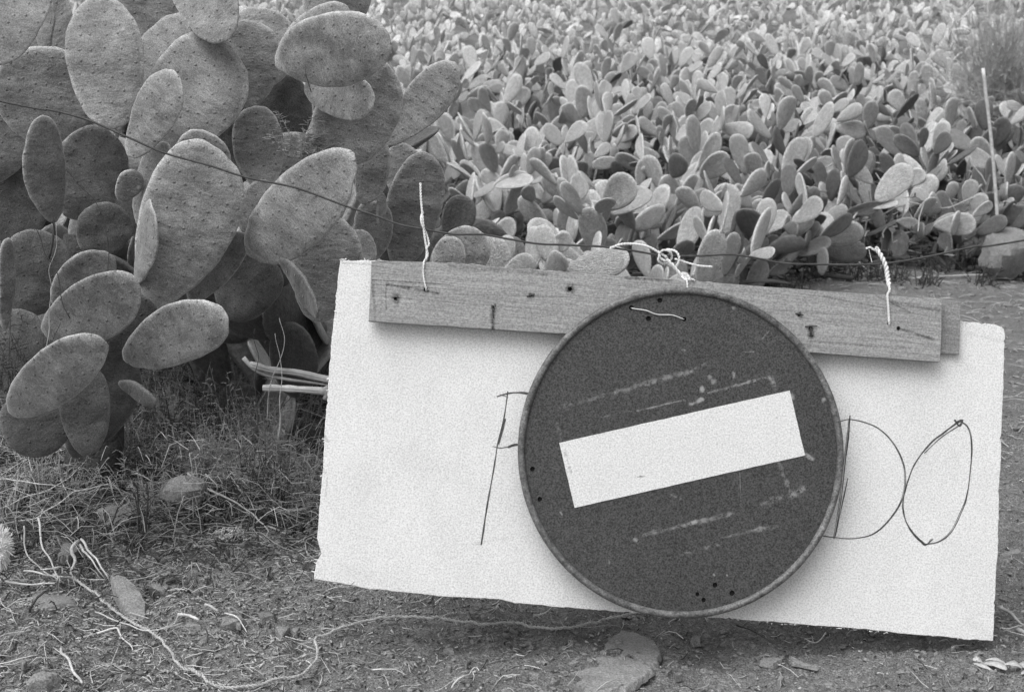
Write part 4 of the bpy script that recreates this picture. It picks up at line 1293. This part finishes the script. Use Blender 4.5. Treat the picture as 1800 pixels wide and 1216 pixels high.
stick('dry_stick', [(795,1210),(815,1192),(836,1172),(842,1176)], .0022, M['dry'], 'forked thin straw at the bottom, left of the cracked stone', extra=[([(832,1178),(834,1200)], [.006]*2, .0015)])

# ------------------------------------------------------------------ weeds
def weed(name, base, n, h, spread, m, label, group, seed, r0=0.0008, leaf=0, cat='weed', dn=None, sides=3):
    rs_ = np.random.RandomState(seed)
    mb = MB()
    b = Vector(base)
    for k in range(n):
        az = rs_.uniform(0, 6.28); le = abs(rs_.normal(0, spread))
        L_ = h * rs_.uniform(0.4, 1.0)
        d0 = np.array([math.cos(az) * math.sin(le), math.sin(az) * math.sin(le), math.cos(le)])
        p = np.array([rs_.normal(0, 0.02 + h * 0.12), rs_.normal(0, 0.02 + h * 0.12), -0.01])
        cv = rs_.normal(0, 0.35, 3)
        t = np.linspace(0, 1, 6)[:, None]
        C = p + L_ * (d0 * t + cv * t ** 2 * 0.5) - np.array([0, 0, 0.25]) * L_ * t ** 3 * le
        mb.tube(C, r0 * np.linspace(1.3, 0.5, 6) * rs_.uniform(0.7, 1.3), sides, False)
        for q in range(leaf):
            tt = rs_.uniform(0.15, 1); c = p + L_ * (d0 * tt + cv * tt ** 2 * 0.5) - np.array([0, 0, 0.25]) * L_ * tt ** 3 * le
            dd = rs_.normal(0, 1, 3); dd /= np.linalg.norm(dd); dd[2] = abs(dd[2]) * .6
            l_ = rs_.uniform(0.008, 0.028)
            mb.tube(np.array([c, c + dd * l_ * .5, c + dd * l_ + [0, 0, -0.002]]), [r0 * .9, r0 * 1.1, r0 * .3], sides, False)
    o = mb.build(name, m)
    o.location = b
    return tag(o, label, cat, group)
GW = 'fine dry weeds under the huge prickly pear'
wl_ = 'fine dry weed in the dark litter between the prickly pears and the panel'
k = 0
for (px, py, n, h, mk) in [(430,800,60,.20,'weed'),(480,840,70,.16,'weed'),(380,780,50,.18,'dark_twig'),(330,830,60,.14,'weed'),(270,790,60,.16,'dark_twig'),(300,740,60,.18,'weed'),
                           (520,860,60,.12,'weed'),(470,900,60,.15,'dark_twig'),(500,780,50,.20,'weed'),(420,720,50,.22,'weed'),(540,720,50,.24,'dark_twig'),(460,700,40,.24,'weed'),
                           (350,700,50,.20,'dark_twig'),(240,850,50,.12,'dark_twig'),(180,840,50,.10,'weed'),(560,650,50,.22,'weed'),(520,640,60,.22,'dark_twig'),(390,860,50,.12,'weed'),(200,780,40,.14,'dark_twig'),(280,900,50,.10,'weed'),
                           (560,700,60,.18,'weed'),(250,790,60,.16,'weed'),(210,820,60,.14,'weed'),(380,830,50,.14,'straw'),(320,770,40,.16,'straw'),(120,880,40,.10,'weed'),(60,860,40,.12,'straw')]:
    b = gp(px, py)
    pl = ('among the two thick dead branches' if py < 710 and px > 440 else 'under the drooping broad pad' if py < 760 and px > 280 else
          'beside the left edge of the panel' if px > 505 else 'under the low prickly pear' if px < 250 else 'around the pitted stone' if px < 400 else 'left of the brushy tuft')
    tone = {'weed': 'grey', 'dark_twig': 'dark', 'straw': 'pale'}[mk]
    weed('dry_weed', b, int(n * 1.8), h * 1.15, 0.5, M[mk], tone + ' fine dry weed ' + pl, GW, 500 + k, 0.0011, 6); k += 1
for i, (px, py) in enumerate([(300,720),(350,770),(430,840),(500,860),(250,770),(540,890),(460,770),(390,710),(210,800),(330,880)]):
    weed('dry_grass_tuft', gp(px, py), 22, .13, .75, M['dry'], 'small tuft of pale broken grass blades in the dark litter left of the panel', 'pale grass tufts in the dark litter', 1200 + i, .0011, 1, 'grass')
b = gp(500, 905); weed('dry_weed', b, 130, .17, .45, M['weed'], 'dense brushy weed tuft close to the left edge of the panel', None, 777, .0008, 8)
b = gp(5, 905); weed('grass_tuft', b, 40, .16, .7, M['dry'], 'pale spiky grass tuft at the left edge above the white tuft', None, 778, .0012, 0, 'grass')
b = at(540, 262, 3.35); weed('feathery_sprig', b, 34, .10, .9, M['weed'], 'feathery pale sprig caught among the pads right of the wire', None, 779, .0010, 16, 'sprig')
b = at(20, 680, 2.85); weed('dry_weed', b, 60, .16, .9, M['dark_twig'], 'dark spiny dead weed at the left edge between the pads', None, 780, .0012, 6)
# long bending grass stalks in front of the pads
for i, (pts, d_) in enumerate([([(120,560),(95,470),(75,430),(50,370),(40,330)],2.75), ([(75,640),(85,560),(88,480),(100,395)],2.78), ([(190,560),(187,450),(178,375),(150,335),(115,300)],3.0), ([(470,740),(480,660),(500,600),(488,560)],3.0), ([(455,760),(452,640),(450,575)],3.0), ([(490,770),(492,660),(484,585)],3.0), ([(545,165),(535,135),(536,118)],3.1)]):
    stick('grass_stalk', pts, .0014, M['straw'] if i % 2 else M['dark_twig'], 'thin bent stalk standing in front of the prickly pear pads', cat='stalk', group='thin stalks in front of the pads', d=d_, sides=4)
# stem that carries the narrow dark pad
stick('cactus_stem', [(93,390),(96,410),(94,432),(88,455)], .003, M['dark_twig'], 'withered dry stem under the narrow upright pad at the left', d=2.98, cat='stem', taper=1.3, sides=8)

# white tuft at the left edge
mb = MB()
pc = at(-4, 962, 2.45)
for k in range(900):
    d_ = rs.normal(0, 1, 3); d_ /= np.linalg.norm(d_)
    l_ = rs.uniform(0.022, 0.034)
    s0 = d_ * 0.004
    mb.tube(np.array([s0, d_ * l_ * .6 + rs.normal(0, .001, 3), d_ * l_ + rs.normal(0, .002, 3)]) * [0.85, 0.85, 1.4], [0.0022, 0.002, 0.0006], 4, False)
Vc = icoV * 0.027 * [0.9, 0.9, 1.4]; mb.add(Vc, np.column_stack([icoF, icoF[:, 0]]))
o = mb.build('white_tuft', M['white_tuft']); o.location = pc
tag(o, 'fluffy white tuft cut by the left frame edge', 'tuft')

# ------------------------------------------------------------------ things at the field edge on the right
P0 = at(1756, 428, 7.95); P1 = at(1728, 120, 7.95)
mb = MB()
zb = float(hgt(P0.x, P0.y))
C = catmull([(P0.x + .005, P0.y, P0.z - .06), tuple(P0), tuple((P0 + P1) / 2 + Vector((.01, 0, 0))), tuple(P1)], .05)
mb.tube(C, 0.0095, 8); o = mb.build('wooden_stake', M['pale_pole']); rebase(o, tuple(P0))
tag(o, 'tall thin pale stake standing at the edge of the field on the right', 'stake')
rock('stone_block', 1768, 478, 96, 58, M['stone'], 0.9, 71, 0.1, 'pale blurred boulder at the foot of the tall stake', 'boulder', loc=Vector((at(1768, 470, 7.95).x, 7.95, float(hgt(2.7, 7.95, False)) + 0.03)))
def lying(name, a_, b_, r_, m, label, cat):
    mb = MB(); A = gp(*a_, r_); B = gp(*b_, r_)
    Cc = np.linspace(tuple(A), tuple(B), 12); Cc[:, 2] = hgt(Cc[:, 0], Cc[:, 1], False) + r_ + .01
    mb.tube(Cc, r_ * (1 + .15 * rs.normal(size=12)), 7); o = mb.build(name, m); rebase(o, tuple(Cc[0])); tag(o, label, cat)
lying('thin_pole', (1600,493), (1830,484), .007, M['straw'], 'thin pale pole lying along the foot of the field at the right', 'pole')
lying('dark_log', (1345,478), (1500,492), .013, M['dark_twig'], 'long dark stick lying on the soil behind the middle of the plank', 'stick')
lying('dark_log', (1355,486), (1382,496), .018, M['dark_twig'], 'short dark stick just above the plank, right of the knot', 'stick')
# dry stalks tangled in the field edge at the right
mb = MB()
for k in range(260):
    px = rs.uniform(1420, 1800); y = field_front(px) + rs.uniform(-0.2, 1.6)
    x = (px - 900) / FPX * y; z = float(hgt(x, y, False)) + rs.uniform(0.0, 0.45)
    d_ = rs.normal(0, 1, 3); d_ /= np.linalg.norm(d_)
    l_ = rs.uniform(0.05, 0.22); c = np.array([x, y, z])
    mb.tube(np.array([c, c + d_ * l_ * .5 + rs.normal(0, .02, 3), c + d_ * l_]), [.005, .005, .003], 4, False)
o = mb.build('dead_stalks', M['straw']); tag(o, 'jumble of pale dead stalks in the gaps of the field edge at the right', 'dead stalks', kind='stuff')
# dry weeds at the foot of the field
for i in range(14):
    px = 1330 + i * 36 + rs.uniform(-8, 8); y = field_front(px) - rs.uniform(0.05, 0.5)
    x = (px - 900) / FPX * y
    weed('field_edge_weed', (x, y, float(hgt(x, y, False))), 30, .16, .8, M['dark_twig'], 'dry weed tuft at the foot of the field on the right', 'weed tufts along the field edge', 900 + i, .003, 2)
# soft shrub at the top right
b = at(1760, 140, 12.0)
weed('dry_shrub', (b.x, b.y, b.z - 0.15), 700, 0.95, .8, M['straw'], 'soft dark dry shrub in the top right corner of the field', None, 990, .0022, 12, 'shrub')
print('TRIS', sum(len(m_.loops) - 2 * len(m_.polygons) for m_ in bpy.data.meshes), 'OBJ', len(bpy.data.objects))
